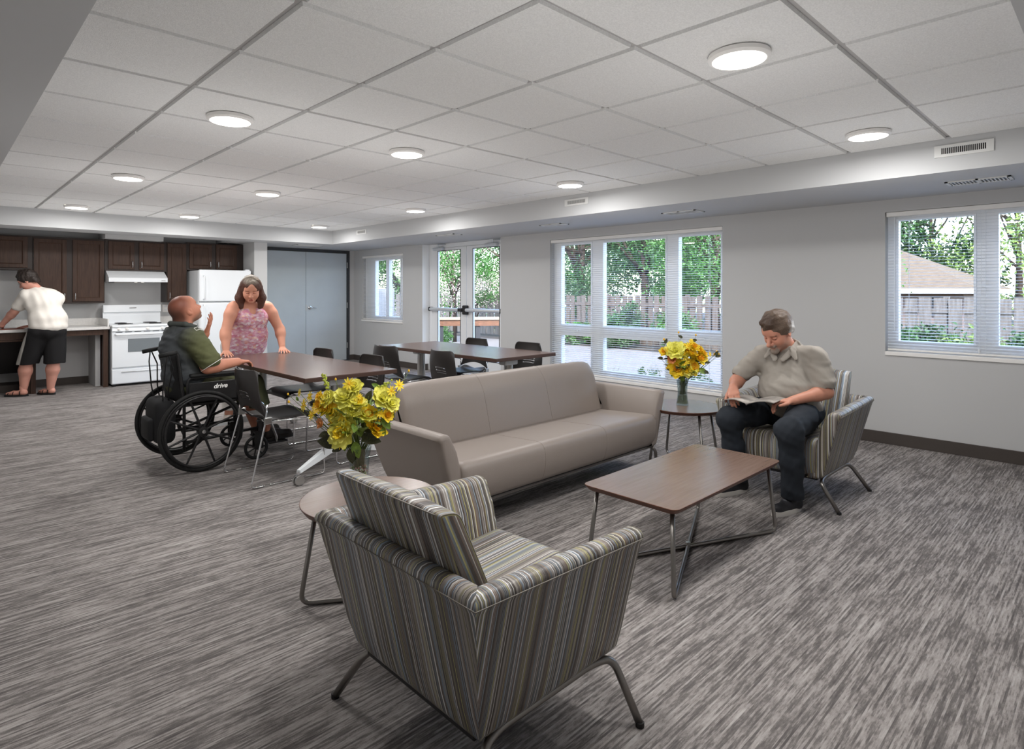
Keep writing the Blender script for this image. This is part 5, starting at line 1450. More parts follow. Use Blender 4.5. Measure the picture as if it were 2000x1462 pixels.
def head_prims(skin, lip, fat=1.0, nose=1.0, beard=None, brow=(70, 50, 40), stubble=None, mouth_open=0.0, chin=1.0):
    """head in its own frame: centre at the ear axis, +x forward (face), z up; about .23 tall"""
    P = [ell((-.010, 0, .045), (.098, .078, .090), k=.01), ell((.028, 0, -.010), (.070*fat**.3, .064*fat, .085), k=.03),
         ell((.045, 0, -.062), (.044, .042*fat, .040*chin), k=.03), ell((.078, 0, -.088), (.020, .022, .017), k=.02),
         ell((.060, .036*fat, -.025), (.030, .026, .030), k=.025), ell((.060, -.036*fat, -.025), (.030, .026, .030), k=.025),
         cap((.083, -.034, .030), (.083, .034, .030), .011, k=.02), ell((.070, 0, .055), (.030, .05, .04), k=.03)]
    for s in (-1, 1): P.append(ell((.098, s*.032, .008), (.020, .017, .012), k=.014, op='-'))
    P += [cap((.094, 0, .018), (.117*nose, 0, -.022), .0085, .0125, k=.013), ell((.121*nose, 0, -.028), (.0135, .0125, .0105), k=.008),
          ell((.108, .014, -.031), (.011, .008, .008), k=.008), ell((.108, -.014, -.031), (.011, .008, .008), k=.008)]
    for s in (-1, 1):
        P.append(ell((.083, s*.032, .009), (.0155, .0150, .0115), k=.003))                       # closed/lowered eye
        P.append(paint(cap((.092, s*.021, .002), (.090, s*.044, .003), .0032, k=.006, col=(70, 46, 40))))
        P.append(paint(cap((.098, s*.018, .030), (.088, s*.048, .028), .0052, k=.008, col=brow)))
        P.append(ell((-.008, s*.076, .0), (.020, .008, .034), rotR(s*-.0, -.25, s*.30), k=.006)); P.append(ell((-.002, s*.084, .004), (.010, .006, .018), rotR(0, -.2, s*.3), k=.005, op='-'))
    P.append(cap((.101, -.014, -.056), (.101, .014, -.056), .0062, k=.007)); P.append(cap((.098, -.013, -.069), (.098, .013, -.069), .0072, k=.007))
    if mouth_open > 0: P.append(ell((.108, 0, -.063), (.016, .013, .003+mouth_open), k=.004, op='-'))
    else: P.append(cap((.112, -.020, -.0628), (.112, .020, -.0628), .0035, k=.004, op='-'))
    P.append(paint(cap((.104, -.018, -.058), (.104, .018, -.058), .0042, k=.005, col=lip))); P.append(paint(cap((.102, -.015, -.069), (.102, .015, -.069), .0050, k=.005, col=lip)))
    if stubble:
        P.append(paint(ell((.050, 0, -.080), (.075, .075, .046), k=.03, col=stubble)))
    if beard:
        P.append(cap((.106, -.022, -.048), (.106, .022, -.048), .0085, k=.01, col=beard)); P.append(paint(cap((.106, -.026, -.047), (.106, .026, -.047), .010, k=.008, col=beard)))
        P.append(ell((.090, 0, -.094), (.026, .028, .024), k=.012, col=beard)); P.append(paint(ell((.092, 0, -.092), (.030, .034, .026), k=.012, col=beard)))
        for s in (-1, 1): P.append(paint(cap((.098, s*.027, -.05), (.092, s*.027, -.09), .007, k=.008, col=beard)))
    return P

def hair_cap(col, k=.01, inflate=.012, front=.070, side=-.015, fz=.055, extra=None):
    """hair shell over the skull, open at the face"""
    P = [ell((-.014, 0, .050), (.098+inflate, .078+inflate, .090+inflate), k=k)]
    if extra: P += extra
    P.append(ell((.105, 0, -.045), (.075, .088, .105), rotR(0, 0, 0), k=.012, op='-'))
    P.append(half((0, 0, side), (.35, 0, -1), '&', k=.012))
    return P

def hand_prims(skin, side, pose, nails=(214, 170, 158)):
    """right-handed frame: wrist at origin, fingers along +x, palm facing -z, thumb towards +y*side.
    pose: 'flat' (spread on a table), 'curl' (holding), 'relaxed', 'open' (raised, fingers loosely bent)"""
    P = [cap((-.02, 0, 0), (.02, 0, 0), .024, .026, k=.015, flat=((0, 0, 1), .72))]
    for i, y in enumerate((.027, .009, -.010, -.027)): P.append(cap((.018, y*side*.6, 0), (.078-abs(i-1)*.004, y*side, 0), .0155, .0125, k=.012, flat=((0, 0, 1), .85)))
    L = ((.040, .025, .020), (.045, .028, .021), (.041, .026, .020), (.031, .020, .018))
    B = dict(flat=(.10, .12, .08), curl=(.55, .75, .45), relaxed=(.35, .45, .30), open=(.12, .30, .25), grip=(.35, .95, .60))[pose]
    for i, y in enumerate((.027, .009, -.010, -.027)):
        p = np.array([.076-abs(i-1)*.004, y*side, 0.]); a = .0; sp = (y*side)*(5.5 if pose in ('flat', 'open') else 1.5)
        rr = (.0092, .0095, .0090, .0078)[i]
        for j in range(3):
            a += B[j]*(1+.12*(i-1)); d = np.array([math.cos(a)*math.cos(sp), math.sin(sp)*math.cos(a), -math.sin(a)]); q = p+d*L[i][j]
            P.append(cap(p, q, rr*(1-.08*j), rr*(1-.08*(j+1)), k=.0035)); p = q
        P.append(paint(ell(p+np.array([0, 0, .006]), (.006, .005, .004), k=.004, col=nails)))
    t0 = np.array([.012, .020*side, -.004]); t1 = t0+np.array([.030, .026*side, -.010]); t2 = t1+np.array([.030, .010*side if pose != 'flat' else .018*side, -.006 if pose != 'grip' else -.012]); t3 = t2+np.array([.024, .002*side, -.004])
    P += [cap(t0, t1, .0165, .0125, k=.012), cap(t1, t2, .0112, .0102, k=.004), cap(t2, t3, .0102, .0085, k=.004)]
    for p in P:
        if p['op'] == '+' and p['col'] is None: p['col'] = skin
    return P
def frame(o, fwd, up):
    """matrix whose x axis is fwd and whose z axis is as near as possible to up"""
    x = Vector(fwd).normalized(); z = Vector(up); z = (z-x*z.dot(x)).normalized(); y = z.cross(x)
    return Matrix(((x.x, y.x, z.x, o[0]), (x.y, y.y, z.y, o[1]), (x.z, y.z, z.z, o[2]), (0, 0, 0, 1)))
# ============================================================ PEOPLE
sk = bpy.data.materials
M_skin = attr_mat('skin', rough=.5, spec=.35, bump=.05, bscale=260, var=.05, vscale=22)
M_cloth = attr_mat('cloth', rough=.85, spec=.2, bump=.12, bscale=420, var=.06, vscale=9)
M_hair = attr_mat('hair', rough=.5, spec=.4, bump=.5, bscale=70, var=.45, vscale=60)
M_shoe = attr_mat('shoe', rough=.6, bump=.1)
M_metal_trim = mat('thread_white', (226, 224, 218), .6)

def seg(a, b, ra, rb, k=.03, col=None): return cap(a, b, ra, rb, k, col)
def limb(a, b, c, r0, r1, r2, r3, k=.03, col=None, bulge=.25):
    """two tapered segments with muscle bellies"""
    a, b, c = map(np.array, (a, b, c)); m1 = a+(b-a)*bulge; m2 = b+(c-b)*bulge
    return [cap(a, m1, r0, r0*1.02, k, col), cap(m1, b, r0*1.02, r1, k, col), cap(b, m2, r1, r2, k, col), cap(m2, c, r2, r3, k, col)]
def place(o, r): o.location = -r.location; return o
def shift(prims, root): return prims
def add_mesh(root, name, prims, h, m, base, **k):
    o = sdf_mesh(name, prims, h, m, root, basecol=base, **k); o.location = -Vector(root.location); return o
def cuff_hole(a, b, r, col=None):
    """opening of a sleeve or trouser leg running from a to beyond b"""
    return cap(a, b, r, r, k=.004, op='-')
def eyes(root, body, M, iris=(70, 60, 50), open_=.5):
    for s in (-1, 1):
        c = M @ Vector((.0895, s*.032, .0085))
        b = MB(); v = []
        bm = bmesh.new(); bmesh.ops.create_uvsphere(bm, u_segments=14, v_segments=10, radius=.0105)
        bm.verts.index_update(); b.add([tuple(c+p.co) for p in bm.verts], [[q.index for q in f.verts] for f in bm.faces]); bm.free()
        o = b.build('eye', M_eye, root, smooth=True); o.location = -Vector(root.location)
M_eye = mat('eye', (120, 100, 90), .2)

# ---------------------------------------------------------------- the reader in the far armchair
SK = (196, 138, 116)
r = thing('person', 'seated man in a grey polo shirt and dark jeans reading in the striped armchair', 'person', (4.20, 1.60, 0))
Mh = frame((4.115, 1.615, 1.085), (-.80, .22, -.50), (-.50, .10, .86))
hd = xf_prims(head_prims(SK, (168, 100, 88), fat=1.02, beard=(132, 120, 110), brow=(92, 76, 66), stubble=(184, 140, 122), nose=1.06), Mh)
body = hd+[cap((4.235, 1.60, .955), (4.150, 1.612, 1.045), .066, .058, k=.03),
    ell((4.24, 1.597, .84), (.118, .145, .150), k=.04), ell((4.20, 1.59, .67), (.140, .165, .15), k=.04), ell((4.33, 1.60, .53), (.15, .17, .11), k=.04),
    cap((4.205, 1.735, .925), (4.225, 1.435, .94), .048, .048, k=.03)]
armR = limb((4.19, 1.765, .900), (4.07, 1.875, .735), (3.885, 1.815, .715), .046, .041, .040, .027)
armL = limb((4.225, 1.410, .915), (4.205, 1.350, .705), (3.975, 1.475, .660), .046, .042, .041, .028)
body += armR+armL
HR = frame((3.875, 1.812, .712), (-.80, -.42, -.42), (-.3, .2, .9)); HL = frame((3.965, 1.482, .658), (-.72, .68, -.02), (.25, -.05, .95))
body += xf_prims(hand_prims(SK, -1, 'curl'), HR)+xf_prims(hand_prims(SK, 1, 'curl'), HL)
for s, kx, ky, ax_, ay in ((1, 3.80, 1.80, 3.945, 1.815), (-1, 3.715, 1.395, 3.845, 1.425)):
    body += limb((4.30, 1.60+s*.10, .53), (kx, ky, .535), (ax_, ay, .10), .07, .05, .05, .032)
bo = add_mesh(r, 'body', body, .0044, M_skin, SK, smooth_iter=1)
SH = (152, 146, 138)
sh = [ell((4.245, 1.595, .82), (.140, .182, .160), k=.05), ell((4.185, 1.585, .69), (.172, .192, .150), k=.06), ell((4.27, 1.59, .58), (.175, .195, .10), k=.05),
      cap((4.205, 1.735, .925), (4.225, 1.435, .940), .060, .060, k=.05), cap((4.24, 1.60, .96), (4.205, 1.605, .99), .085, .075, k=.03),
      *[cap(a, b, ra, rb, k=.04) for a, b, ra, rb in (((4.19, 1.770, .900), (4.10, 1.855, .785), .070, .068), ((4.225, 1.405, .915), (4.210, 1.362, .765), .070, .074))],
      noise(.0075, 27, 3, (1, .5, 1.5)), noise(.0030, 60, 8, (1, .6, 1.3))]
sh += [half((4.075, 1.885, .760), (-.55, .50, -.80), '&', .004)] if False else []
# sleeve ends cut square, sleeves hollow
sh += [cap((4.100, 1.850, .785), (4.02, 1.92, .66), .046, .050, k=.006, op='-'), cap((4.210, 1.360, .765), (4.195, 1.330, .60), .050, .052, k=.006, op='-')]
sh += [cap((4.17, 1.605, 1.10), (4.215, 1.603, .97), .080, .060, k=.012, op='-'), cap((4.095, 1.603, 1.00), (4.055, 1.597, .862), .058, .014, k=.005, op='-')]
so = add_mesh(r, 'polo_shirt', sh, .0052, M_cloth, SH, smooth_iter=1)
fl = lambda a, b, r0, r1, n: cap(a, b, r0, r1, k=.008, flat=(n, .30))
col = [fl((4.088, 1.625, .905), (4.125, 1.668, .965), .020, .024, (-.8, .3, .5)), fl((4.125, 1.668, .965), (4.205, 1.680, 1.000), .024, .024, (-.2, .8, .55)), fl((4.205, 1.680, 1.000), (4.275, 1.610, 1.020), .024, .022, (.6, .5, .4)),
       fl((4.275, 1.610, 1.020), (4.230, 1.528, 1.008), .022, .024, (.5, -.6, .4)), fl((4.230, 1.528, 1.008), (4.140, 1.530, .965), .024, .025, (-.2, -.8, .55)), fl((4.140, 1.530, .965), (4.090, 1.575, .905), .025, .018, (-.8, -.3, .5)), fl((4.120, 1.520, .945), (4.105, 1.500, .915), .022, .014, (-.8, -.3, .5)),
       fl((4.112, 1.672, .945), (4.100, 1.692, .915), .022, .014, (-.8, .3, .5))]
add_mesh(r, 'shirt_collar', col, .0045, M_cloth, (146, 140, 132))
PN = (44, 48, 54)
pn = [ell((4.33, 1.60, .535), (.175, .200, .12), k=.05)]
for s, kx, ky, ax_, ay in ((1, 3.80, 1.80, 3.945, 1.815), (-1, 3.715, 1.395, 3.845, 1.425)):
    pn += [cap((4.28, 1.60+s*.10, .535), (4.05, (1.60+s*.10+ky)/2, .54), .094, .090, k=.05), cap((4.05, (1.60+s*.10+ky)/2, .54), (kx, ky, .525), .090, .074, k=.04), cap((kx, ky, .525), (kx+.06, ky+.005, .34), .074, .067, k=.04), cap((kx+.06, ky+.005, .34), (ax_, ay, .105), .067, .064, k=.03)]
pn += [noise(.0055, 30, 5, (1, 1, 1.2)), half((4, 1.6, .085), (0, 0, -1), '&', .004)]
add_mesh(r, 'jeans', pn, .0058, M_cloth, PN)
def shoe(root, heel, toe, col, sole, name='sneaker', h=.0045):
    heel, toe = np.array(heel), np.array(toe); d = toe-heel; L = np.linalg.norm(d); u = d/L; n = np.array([-u[1], u[0], 0])
    P = lambda t, s_, z: tuple(heel+u*L*t+n*s_+np.array([0, 0, z]))
    pr = [cap(P(.15, 0, .040), P(.84, 0, .036), .040, .033, k=.02, col=col), cap(P(.16, 0, .070), P(.50, 0, .052), .036, .034, k=.02, col=col), cap(P(.20, 0, .10), P(.22, 0, .07), .036, .036, k=.02, col=col),
          half((0, 0, heel[2]+.016), (0, 0, -1), '&', .002)]
    so_ = MB(); ol = []
    for i in range(28):
        a_ = 2*PI*i/28; x_ = .5+.5*math.cos(a_); w_ = .043*(1-.14*(1-x_))*math.copysign(abs(math.sin(a_))**.75, math.sin(a_)); q_ = heel+u*L*x_+n*w_; ol.append((q_[0], q_[1]))
    so_.prism(ol, 2, heel[2]+.001, heel[2]+.030); so_ = so_.build('shoe_sole', mat('shoe_sole', sole, .6), root); so_.location = -Vector(root.location)
    for t in (.42, .50, .58): pr.append(paint(cap(P(t, -.022, .092-.05*(t-.4)), P(t, .022, .092-.05*(t-.4)), .004, k=.004, col=tuple(min(255, c+70) for c in col))))
    o = sdf_mesh(name, pr, h, M_shoe, root, basecol=col); o.location = -Vector(root.location); return o
shoe(r, (4.045, 1.795, 0), (3.765, 1.88, 0), (38, 38, 42), (206, 202, 196)); shoe(r, (3.94, 1.415, 0), (3.68, 1.475, 0), (38, 38, 42), (206, 202, 196))
hp = hair_cap((98, 82, 70), inflate=.014, side=-.02, extra=[cap((.075, -.03, .118), (.02, -.02, .140), .022, .022, k=.03), cap((.080, .02, .112), (.02, .02, .142), .022, .022, k=.03), ell((-.075, 0, .0), (.04, .066, .07), k=.03)])+[noise(.006, 60, 2, (.4, 1, 1))]
hp = xf_prims([p for p in hp if p['t'] != 'noise'], Mh)+[p for p in hp if p['t'] == 'noise']+[paint(p) for p in xf_prims([ell((.085, 0, .12), (.06, .08, .05), k=.04, col=(76, 60, 50)), ell((-.05, .078, -.01), (.05, .03, .06), k=.03, col=(186, 182, 178)), ell((-.05, -.078, -.01), (.05, .03, .06), k=.03, col=(186, 182, 178))], Mh)]
add_mesh(r, 'hair', hp, .0042, M_hair, (98, 82, 70))
# magazine lying open in his hands
mg = thing('magazine', 'open magazine held on the lap of the seated reading man', 'magazine', (3.86, 1.675, .628), math.radians(94))
M_pap = mat('glossy_page', (204, 198, 190), .35, var=.45, vscale=11, rgb2=(70, 62, 60)); M_cover = mat('magazine_cover', (90, 84, 84), .3)
for s in (-1, 1):
    v = []; f = []; n = 10
    for j in range(2):
        for i in range(n+1):
            t = i/n; x = s*t*.165; z = .020+.028*math.sin(t*PI*.85)-.020*t+(.0 if s > 0 else .03*t*t)
            for y in (-.11, .11): v.append((x, y, z-.006*j*(1-.3*t)))
    N2 = (n+1)*2
    for i in range(n):
        a = 2*i; f += [(a, a+2, a+3, a+1), (N2+a, N2+a+1, N2+a+3, N2+a+2), (a, N2+a, N2+a+2, a+2), (a+1, a+3, N2+a+3, N2+a+1)]
    f += [(0, 1, N2+1, N2), (2*n, N2+2*n, N2+2*n+1, 2*n+1)]
    MB().add(v, f).build('page_block', M_pap, mg, auto=40)
b = MB(); b.tube([(0, -.112, .012), (0, .112, .012)], .006, 6); b.build('spine', M_cover, mg)

# ---------------------------------------------------------------- man in the wheelchair
SK = (190, 128, 104)
r = thing('person', 'man with shaved head in a grey and olive shirt sitting in the wheelchair', 'person', (1.50, 5.14, 0))
Mh = frame((1.470, 5.125, 1.195), (.80, .22, .48), (-.48, -.05, .86))
hd = xf_prims(head_prims(SK, (160, 92, 80), fat=1.08, stubble=(140, 104, 88), brow=(90, 60, 46)), Mh)
hd += [paint(p) for p in xf_prims([ell((-.035, 0, .070), (.100, .092, .085), k=.03, col=(124, 74, 58)), ell((-.080, 0, .0), (.062, .085, .085), k=.04, col=(92, 58, 46))], Mh)]
body = hd+[cap((1.445, 5.13, 1.05), (1.455, 5.13, 1.15), .074, .068, k=.03), ell((1.46, 5.14, .90), (.135, .19, .17), k=.04), ell((1.50, 5.14, .70), (.15, .19, .14), k=.04), ell((1.52, 5.14, .60), (.16, .19, .09), k=.04),
           cap((1.455, 4.94, 1.01), (1.455, 5.34, 1.01), .062, .062, k=.03)]
body += limb((1.465, 4.925, 1.0), (1.555, 4.865, .775), (1.80, 4.93, .790), .056, .047, .050, .034)
body += limb((1.465, 5.355, 1.0), (1.60, 5.43, .80), (1.690, 5.33, 1.00), .054, .043, .044, .029)
body += xf_prims(hand_prims(SK, 1, 'relaxed'), frame((1.815, 4.936, .790), (.92, .36, -.05), (.0, 0, 1)))
body += xf_prims(hand_prims(SK, -1, 'open'), frame((1.692, 5.325, 1.015), (.25, -.30, .92), (.75, -.40, -.45)))
for s in (-1, 1): body += limb((1.56, 5.14+s*.10, .60), (1.955, 5.14+s*.135, .575), (2.085, 5.14+s*.12, .165), .08, .058, .060, .038)
add_mesh(r, 'body', body, .0052, M_skin, SK)
OL, GR = (88, 90, 62), (74, 77, 80)
sh = [ell((1.45, 5.14, .90), (.155, .215, .185), k=.05, col=GR), ell((1.485, 5.14, .70), (.175, .215, .15), k=.05, col=GR), cap((1.45, 4.945, 1.0), (1.45, 5.335, 1.0), .080, .080, k=.05, col=GR),
      cap((1.44, 5.13, 1.05), (1.445, 5.13, 1.09), .088, .080, k=.03, col=(66, 68, 66)), ell((1.56, 5.14, .86), (.09, .19, .2), k=.04, col=OL),
      cap((1.470, 4.915, .99), (1.560, 4.860, .835), .082, .086, k=.04, col=OL), cap((1.470, 5.365, .99), (1.575, 5.42, .85), .080, .078, k=.04, col=OL), noise(.009, 24, 11, (1, .6, 1.2)), noise(.004, 52, 4),
      cap((1.535, 4.88, .87), (1.60, 4.835, .66), .060, .060, k=.005, op='-'), cap((1.55, 5.40, .88), (1.65, 5.46, .72), .056, .056, k=.005, op='-'), cap((1.45, 5.13, 1.20), (1.447, 5.13, 1.07), .078, .070, k=.01, op='-')]
so = add_mesh(r, 'shirt', sh, .0058, M_cloth, GR, colk=.018)
cl = chain([(1.555, 5.10, 1.03), (1.52, 5.05, 1.075), (1.445, 5.035, 1.10), (1.365, 5.12, 1.105), (1.43, 5.225, 1.10), (1.52, 5.205, 1.075), (1.555, 5.15, 1.03)], [.014, .018, .02, .02, .02, .018, .014], k=.012)
add_mesh(r, 'shirt_collar', cl, .005, M_cloth, (70, 73, 70))
def trim_ring(c, ax, R, root, name='white_stitching', rr=.0022, a0=0, a1=2*PI):
    ax = Vector(ax).normalized(); u = ax.orthogonal().normalized(); w = ax.cross(u); n = 30
    b = MB(); b.tube([Vector(c)+(u*math.cos(a0+(a1-a0)*i/n)+w*math.sin(a0+(a1-a0)*i/n))*R for i in range(n+1)], rr, 5); o = b.build(name, M_metal_trim, root); o.location = -Vector(root.location); return o
trim_ring((1.578, 4.852, .793), (.5, -.25, -.85), .0865, r)
b = MB(); b.tube([(1.53, 4.905, 1.058), (1.50, 4.88, 1.066), (1.475, 4.872, 1.06), (1.468, 4.90, 1.075), (1.50, 4.93, 1.083), (1.55, 4.94, 1.062)], .0026, 5); o = b.build('white_stitching', M_metal_trim, r); o.location = -Vector(r.location)
PO = (84, 86, 62)
pn = [ell((1.53, 5.14, .61), (.19, .215, .10), k=.04)]
for s in (-1, 1): pn += [cap((1.58, 5.14+s*.10, .60), (1.95, 5.14+s*.135, .585), .10, .082, k=.04), cap((1.95, 5.14+s*.135, .585), (2.01, 5.14+s*.13, .42), .082, .084, k=.04)]
pn += [noise(.006, 28, 6), half((2.0, 5.14, .40), (.25, 0, -1), '&', .004)]
for s in (-1, 1): pn.append(cap((1.99, 5.14+s*.132, .5), (2.06, 5.14+s*.125, .25), .066, .066, k=.004, op='-'))
add_mesh(r, 'cargo_shorts', pn, .0062, M_cloth, PO)
for s in (-1, 1): shoe(r, (2.035, 5.14+s*.12, .102), (2.30, 5.14+s*.13, .102), (40, 34, 32), (30, 26, 26), name='sandal', h=.006)

# ---------------------------------------------------------------- standing woman
SK = (206, 146, 122)
r = thing('person', 'standing woman in a pink floral tank top leaning with both hands on the dining table', 'person', (2.36, 6.30, 0))
Mh = frame((2.335, 6.035, 1.365), (-.32, -.88, -.34), (-.12, -.30, .94))
hd = xf_prims(head_prims(SK, (176, 92, 84), fat=1.12, brow=(104, 72, 58), mouth_open=.0015), Mh)
body = hd+[cap((2.37, 6.17, 1.21), (2.345, 6.09, 1.31), .062, .056, k=.03), ell((2.375, 6.19, 1.10), (.175, .125, .15), k=.04), ell((2.375, 6.24, .92), (.180, .135, .16), k=.05), ell((2.375, 6.32, .82), (.190, .15, .14), k=.05),
           cap((2.215, 6.15, 1.21), (2.535, 6.15, 1.205), .052, .052, k=.04)]
body += limb((2.19, 6.135, 1.185), (2.105, 6.075, .955), (2.075, 5.975, .795), .056, .046, .046, .031)
body += limb((2.555, 6.135, 1.185), (2.650, 6.075, .96), (2.625, 5.965, .795), .056, .046, .046, .031)
body += xf_prims(hand_prims(SK, -1, 'flat', nails=(220, 170, 160)), frame((2.072, 5.968, .775), (-.1, -.93, -.10), (.0, -.1, 1)))
body += xf_prims(hand_prims(SK, 1, 'flat', nails=(220, 170, 160)), frame((2.622, 5.955, .775), (-.35, -.88, -.10), (0, -.1, 1)))
for s in (-1, 1): body += limb((2.37+s*.10, 6.36, .82), (2.37+s*.11, 6.33, .47), (2.37+s*.12, 6.40, .09), .095, .065, .065, .040)
add_mesh(r, 'body', body, .0050, M_skin, SK)
M_floral, n_, l_, pb_ = new_mat('pink_floral_cloth')
tc_ = n_.new('ShaderNodeTexCoord'); vo = n_.new('ShaderNodeTexVoronoi'); vo.inputs['Scale'].default_value = 34; mp_ = n_.new('ShaderNodeMapping'); mp_.inputs['Scale'].default_value = (1, 1, 1.7)
nz_ = n_.new('ShaderNodeTexNoise'); nz_.inputs['Scale'].default_value = 26; nz_.inputs['Detail'].default_value = 3
l_.new(tc_.outputs['Object'], mp_.inputs[0]); l_.new(mp_.outputs[0], vo.inputs['Vector']); l_.new(mp_.outputs[0], nz_.inputs['Vector'])
r1 = n_.new('ShaderNodeValToRGB'); e = r1.color_ramp.elements; e[0].position = 0; e[0].color = lin((206, 142, 160)); e[1].position = .30; e[1].color = lin((188, 116, 140)); r1.color_ramp.interpolation = 'CONSTANT'
for p_, c_ in ((.5, (226, 214, 220)), (.68, (196, 128, 148)), (.84, (200, 112, 84)), (.93, (232, 190, 150))): q = e.new(p_); q.color = lin(c_)
sep = n_.new('ShaderNodeSeparateColor'); l_.new(vo.outputs['Color'], sep.inputs[0]); l_.new(sep.outputs[0], r1.inputs[0])
r2 = n_.new('ShaderNodeValToRGB'); r2.color_ramp.elements[0].position = .42; r2.color_ramp.elements[1].position = .58; r2.color_ramp.elements[0].color = lin((196, 130, 152)); r2.color_ramp.elements[1].color = lin((222, 206, 214)); l_.new(nz_.outputs['Fac'], r2.inputs[0])
mx_ = n_.new('ShaderNodeMix'); mx_.data_type = 'RGBA'; mx_.inputs[0].default_value = .45; l_.new(r1.outputs[0], mx_.inputs[6]); l_.new(r2.outputs[0], mx_.inputs[7]); l_.new(mx_.outputs[2], pb_.inputs['Base Color']); pb_.inputs['Roughness'].default_value = .8
tp = [ell((2.375, 6.185, 1.08), (.192, .140, .155), k=.05), ell((2.31, 6.095, 1.08), (.085, .075, .08), k=.04), ell((2.445, 6.095, 1.08), (.085, .075, .08), k=.04), ell((2.375, 6.235, .92), (.210, .158, .17), k=.06), ell((2.375, 6.31, .80), (.225, .175, .15), k=.06),
      cap((2.255, 6.15, 1.235), (2.265, 6.17, 1.10), .036, .05, k=.03), cap((2.495, 6.15, 1.24), (2.485, 6.17, 1.10), .036, .05, k=.03), noise(.006, 24, 9, (1, 1, .6)),
      half((2.375, 6.3, .705), (0, 0, -1), '&', .004), cap((2.36, 6.02, 1.32), (2.37, 6.06, 1.16), .085, .035, k=.015, op='-'), cap((2.365, 6.12, 1.32), (2.37, 6.15, 1.235), .085, .07, k=.015, op='-')]
add_mesh(r, 'tank_top', tp, .0056, M_floral, (206, 142, 160))
pn = [ell((2.375, 6.35, .80), (.20, .165, .13), k=.05)]
for s in (-1, 1): pn += [cap((2.37+s*.10, 6.36, .78), (2.37+s*.11, 6.335, .47), .112, .085, k=.04), cap((2.37+s*.11, 6.335, .47), (2.37+s*.12, 6.39, .16), .085, .072, k=.04)]
pn += [half((2.37, 6.3, .14), (0, 0, -1), '&', .004), noise(.004, 25, 2)]
add_mesh(r, 'trousers', pn, .0075, M_cloth, (206, 202, 198))
for s in (-1, 1): shoe(r, (2.37+s*.12, 6.46, 0), (2.37+s*.14, 6.21, 0), (190, 180, 172), (150, 140, 132), name='shoe', h=.006)
BR = (82, 52, 42)
hp = [ell((-.014, 0, .050), (.112, .094, .103), k=.02), cap((-.03, .075, .03), (-.02, .098, -.09), .042, .046, k=.03), cap((-.02, .098, -.09), (.01, .092, -.165), .046, .030, k=.03), cap((-.03, -.075, .03), (-.02, -.098, -.09), .042, .046, k=.03), cap((-.02, -.098, -.09), (.01, -.092, -.165), .046, .030, k=.03),
      ell((-.075, 0, -.06), (.045, .085, .12), k=.04), ell((.112, 0, -.045), (.075, .072, .118), k=.015, op='-')]
hp = xf_prims(hp, Mh)+[noise(.008, 48, 5, (1, 1, .35)), paint(xf_prims([ell((.03, 0, .14), (.11, .08, .05), k=.05, col=(134, 124, 112))], Mh)[0])]
add_mesh(r, 'hair', hp, .0045, M_hair, BR)
b = MB(); n = 24; b.tube([Mh @ Vector((.018-.0*i, .104*math.cos(PI*i/n), .055+.106*math.sin(PI*i/n))) for i in range(n+1)], .006, 6, flat=.5); o = b.build('headband', M_flange, r, smooth=True); o.location = -Vector(r.location)

# ---------------------------------------------------------------- bending man at the counter
SK = (208, 150, 132)
r = thing('person', 'man in a white T-shirt and black shorts bending over the kitchen counter, back turned', 'person', (1.05, 9.80, 0))
Mh = frame((.955, 9.86, 1.495), (-.72, .40, -.50), (-.45, .2, .87))
body = xf_prims(head_prims(SK, (170, 96, 88), fat=1.0, brow=(50, 38, 34)), Mh)
body += [cap((1.05, 9.80, 1.36), (.985, 9.85, 1.445), .062, .058, k=.03), ell((1.10, 9.77, 1.22), (.18, .125, .16), rotR(0, -.25, 0), k=.05), ell((1.14, 9.75, 1.0), (.185, .14, .17), k=.05), ell((1.14, 9.74, .86), (.175, .14, .12), k=.04), cap((.94, 9.79, 1.31), (1.23, 9.75, 1.27), .06, .06, k=.04)]
body += limb((.92, 9.81, 1.30), (.815, 9.93, 1.10), (.70, 10.10, .925), .052, .043, .044, .030)
body += limb((1.24, 9.77, 1.26), (1.21, 10.0, 1.08), (1.02, 10.14, .92), .052, .043, .044, .030)
body += xf_prims(hand_prims(SK, -1, 'flat'), frame((.695, 10.105, .905), (-.45, .88, -.12), (0, .1, 1)))+xf_prims(hand_prims(SK, 1, 'flat'), frame((1.01, 10.145, .90), (-.8, .6, -.12), (0, .1, 1)))
LEG = ((.930, 9.86, .905, 9.90), (1.205, 9.76, 1.175, 9.80))
for s, (kx, ky, ax_, ay) in zip((-1, 1), LEG): body += limb((1.13+s*.10, 9.75, .84), (kx, ky, .45), (ax_, ay, .085), .09, .064, .074, .040, bulge=.32)
add_mesh(r, 'body', body, .0056, M_skin, SK)
WT = (228, 222, 214)
sh = [ell((1.10, 9.765, 1.22), (.205, .150, .18), rotR(0, -.25, 0), k=.06), ell((1.145, 9.745, 1.0), (.212, .165, .18), k=.06), ell((1.15, 9.74, .90), (.205, .165, .09), k=.05), cap((.94, 9.79, 1.31), (1.23, 9.75, 1.27), .078, .080, k=.05), cap((1.06, 9.80, 1.35), (1.03, 9.82, 1.38), .075, .068, k=.03),
      cap((.92, 9.81, 1.29), (.855, 9.885, 1.17), .078, .076, k=.04), cap((1.24, 9.77, 1.25), (1.225, 9.93, 1.14), .076, .076, k=.04), noise(.008, 22, 14, (1, 1, .8)),
      cap((.875, 9.86, 1.21), (.74, 10.02, 1.0), .056, .056, k=.005, op='-'), cap((1.23, 9.87, 1.19), (1.20, 10.10, 1.03), .056, .056, k=.005, op='-'), cap((.97, 9.86, 1.48), (1.02, 9.83, 1.40), .07, .06, k=.01, op='-'), half((1.1, 9.7, .838), (.06, 0, -1), '&', .005)]
add_mesh(r, 't_shirt', sh, .0062, M_cloth, WT)
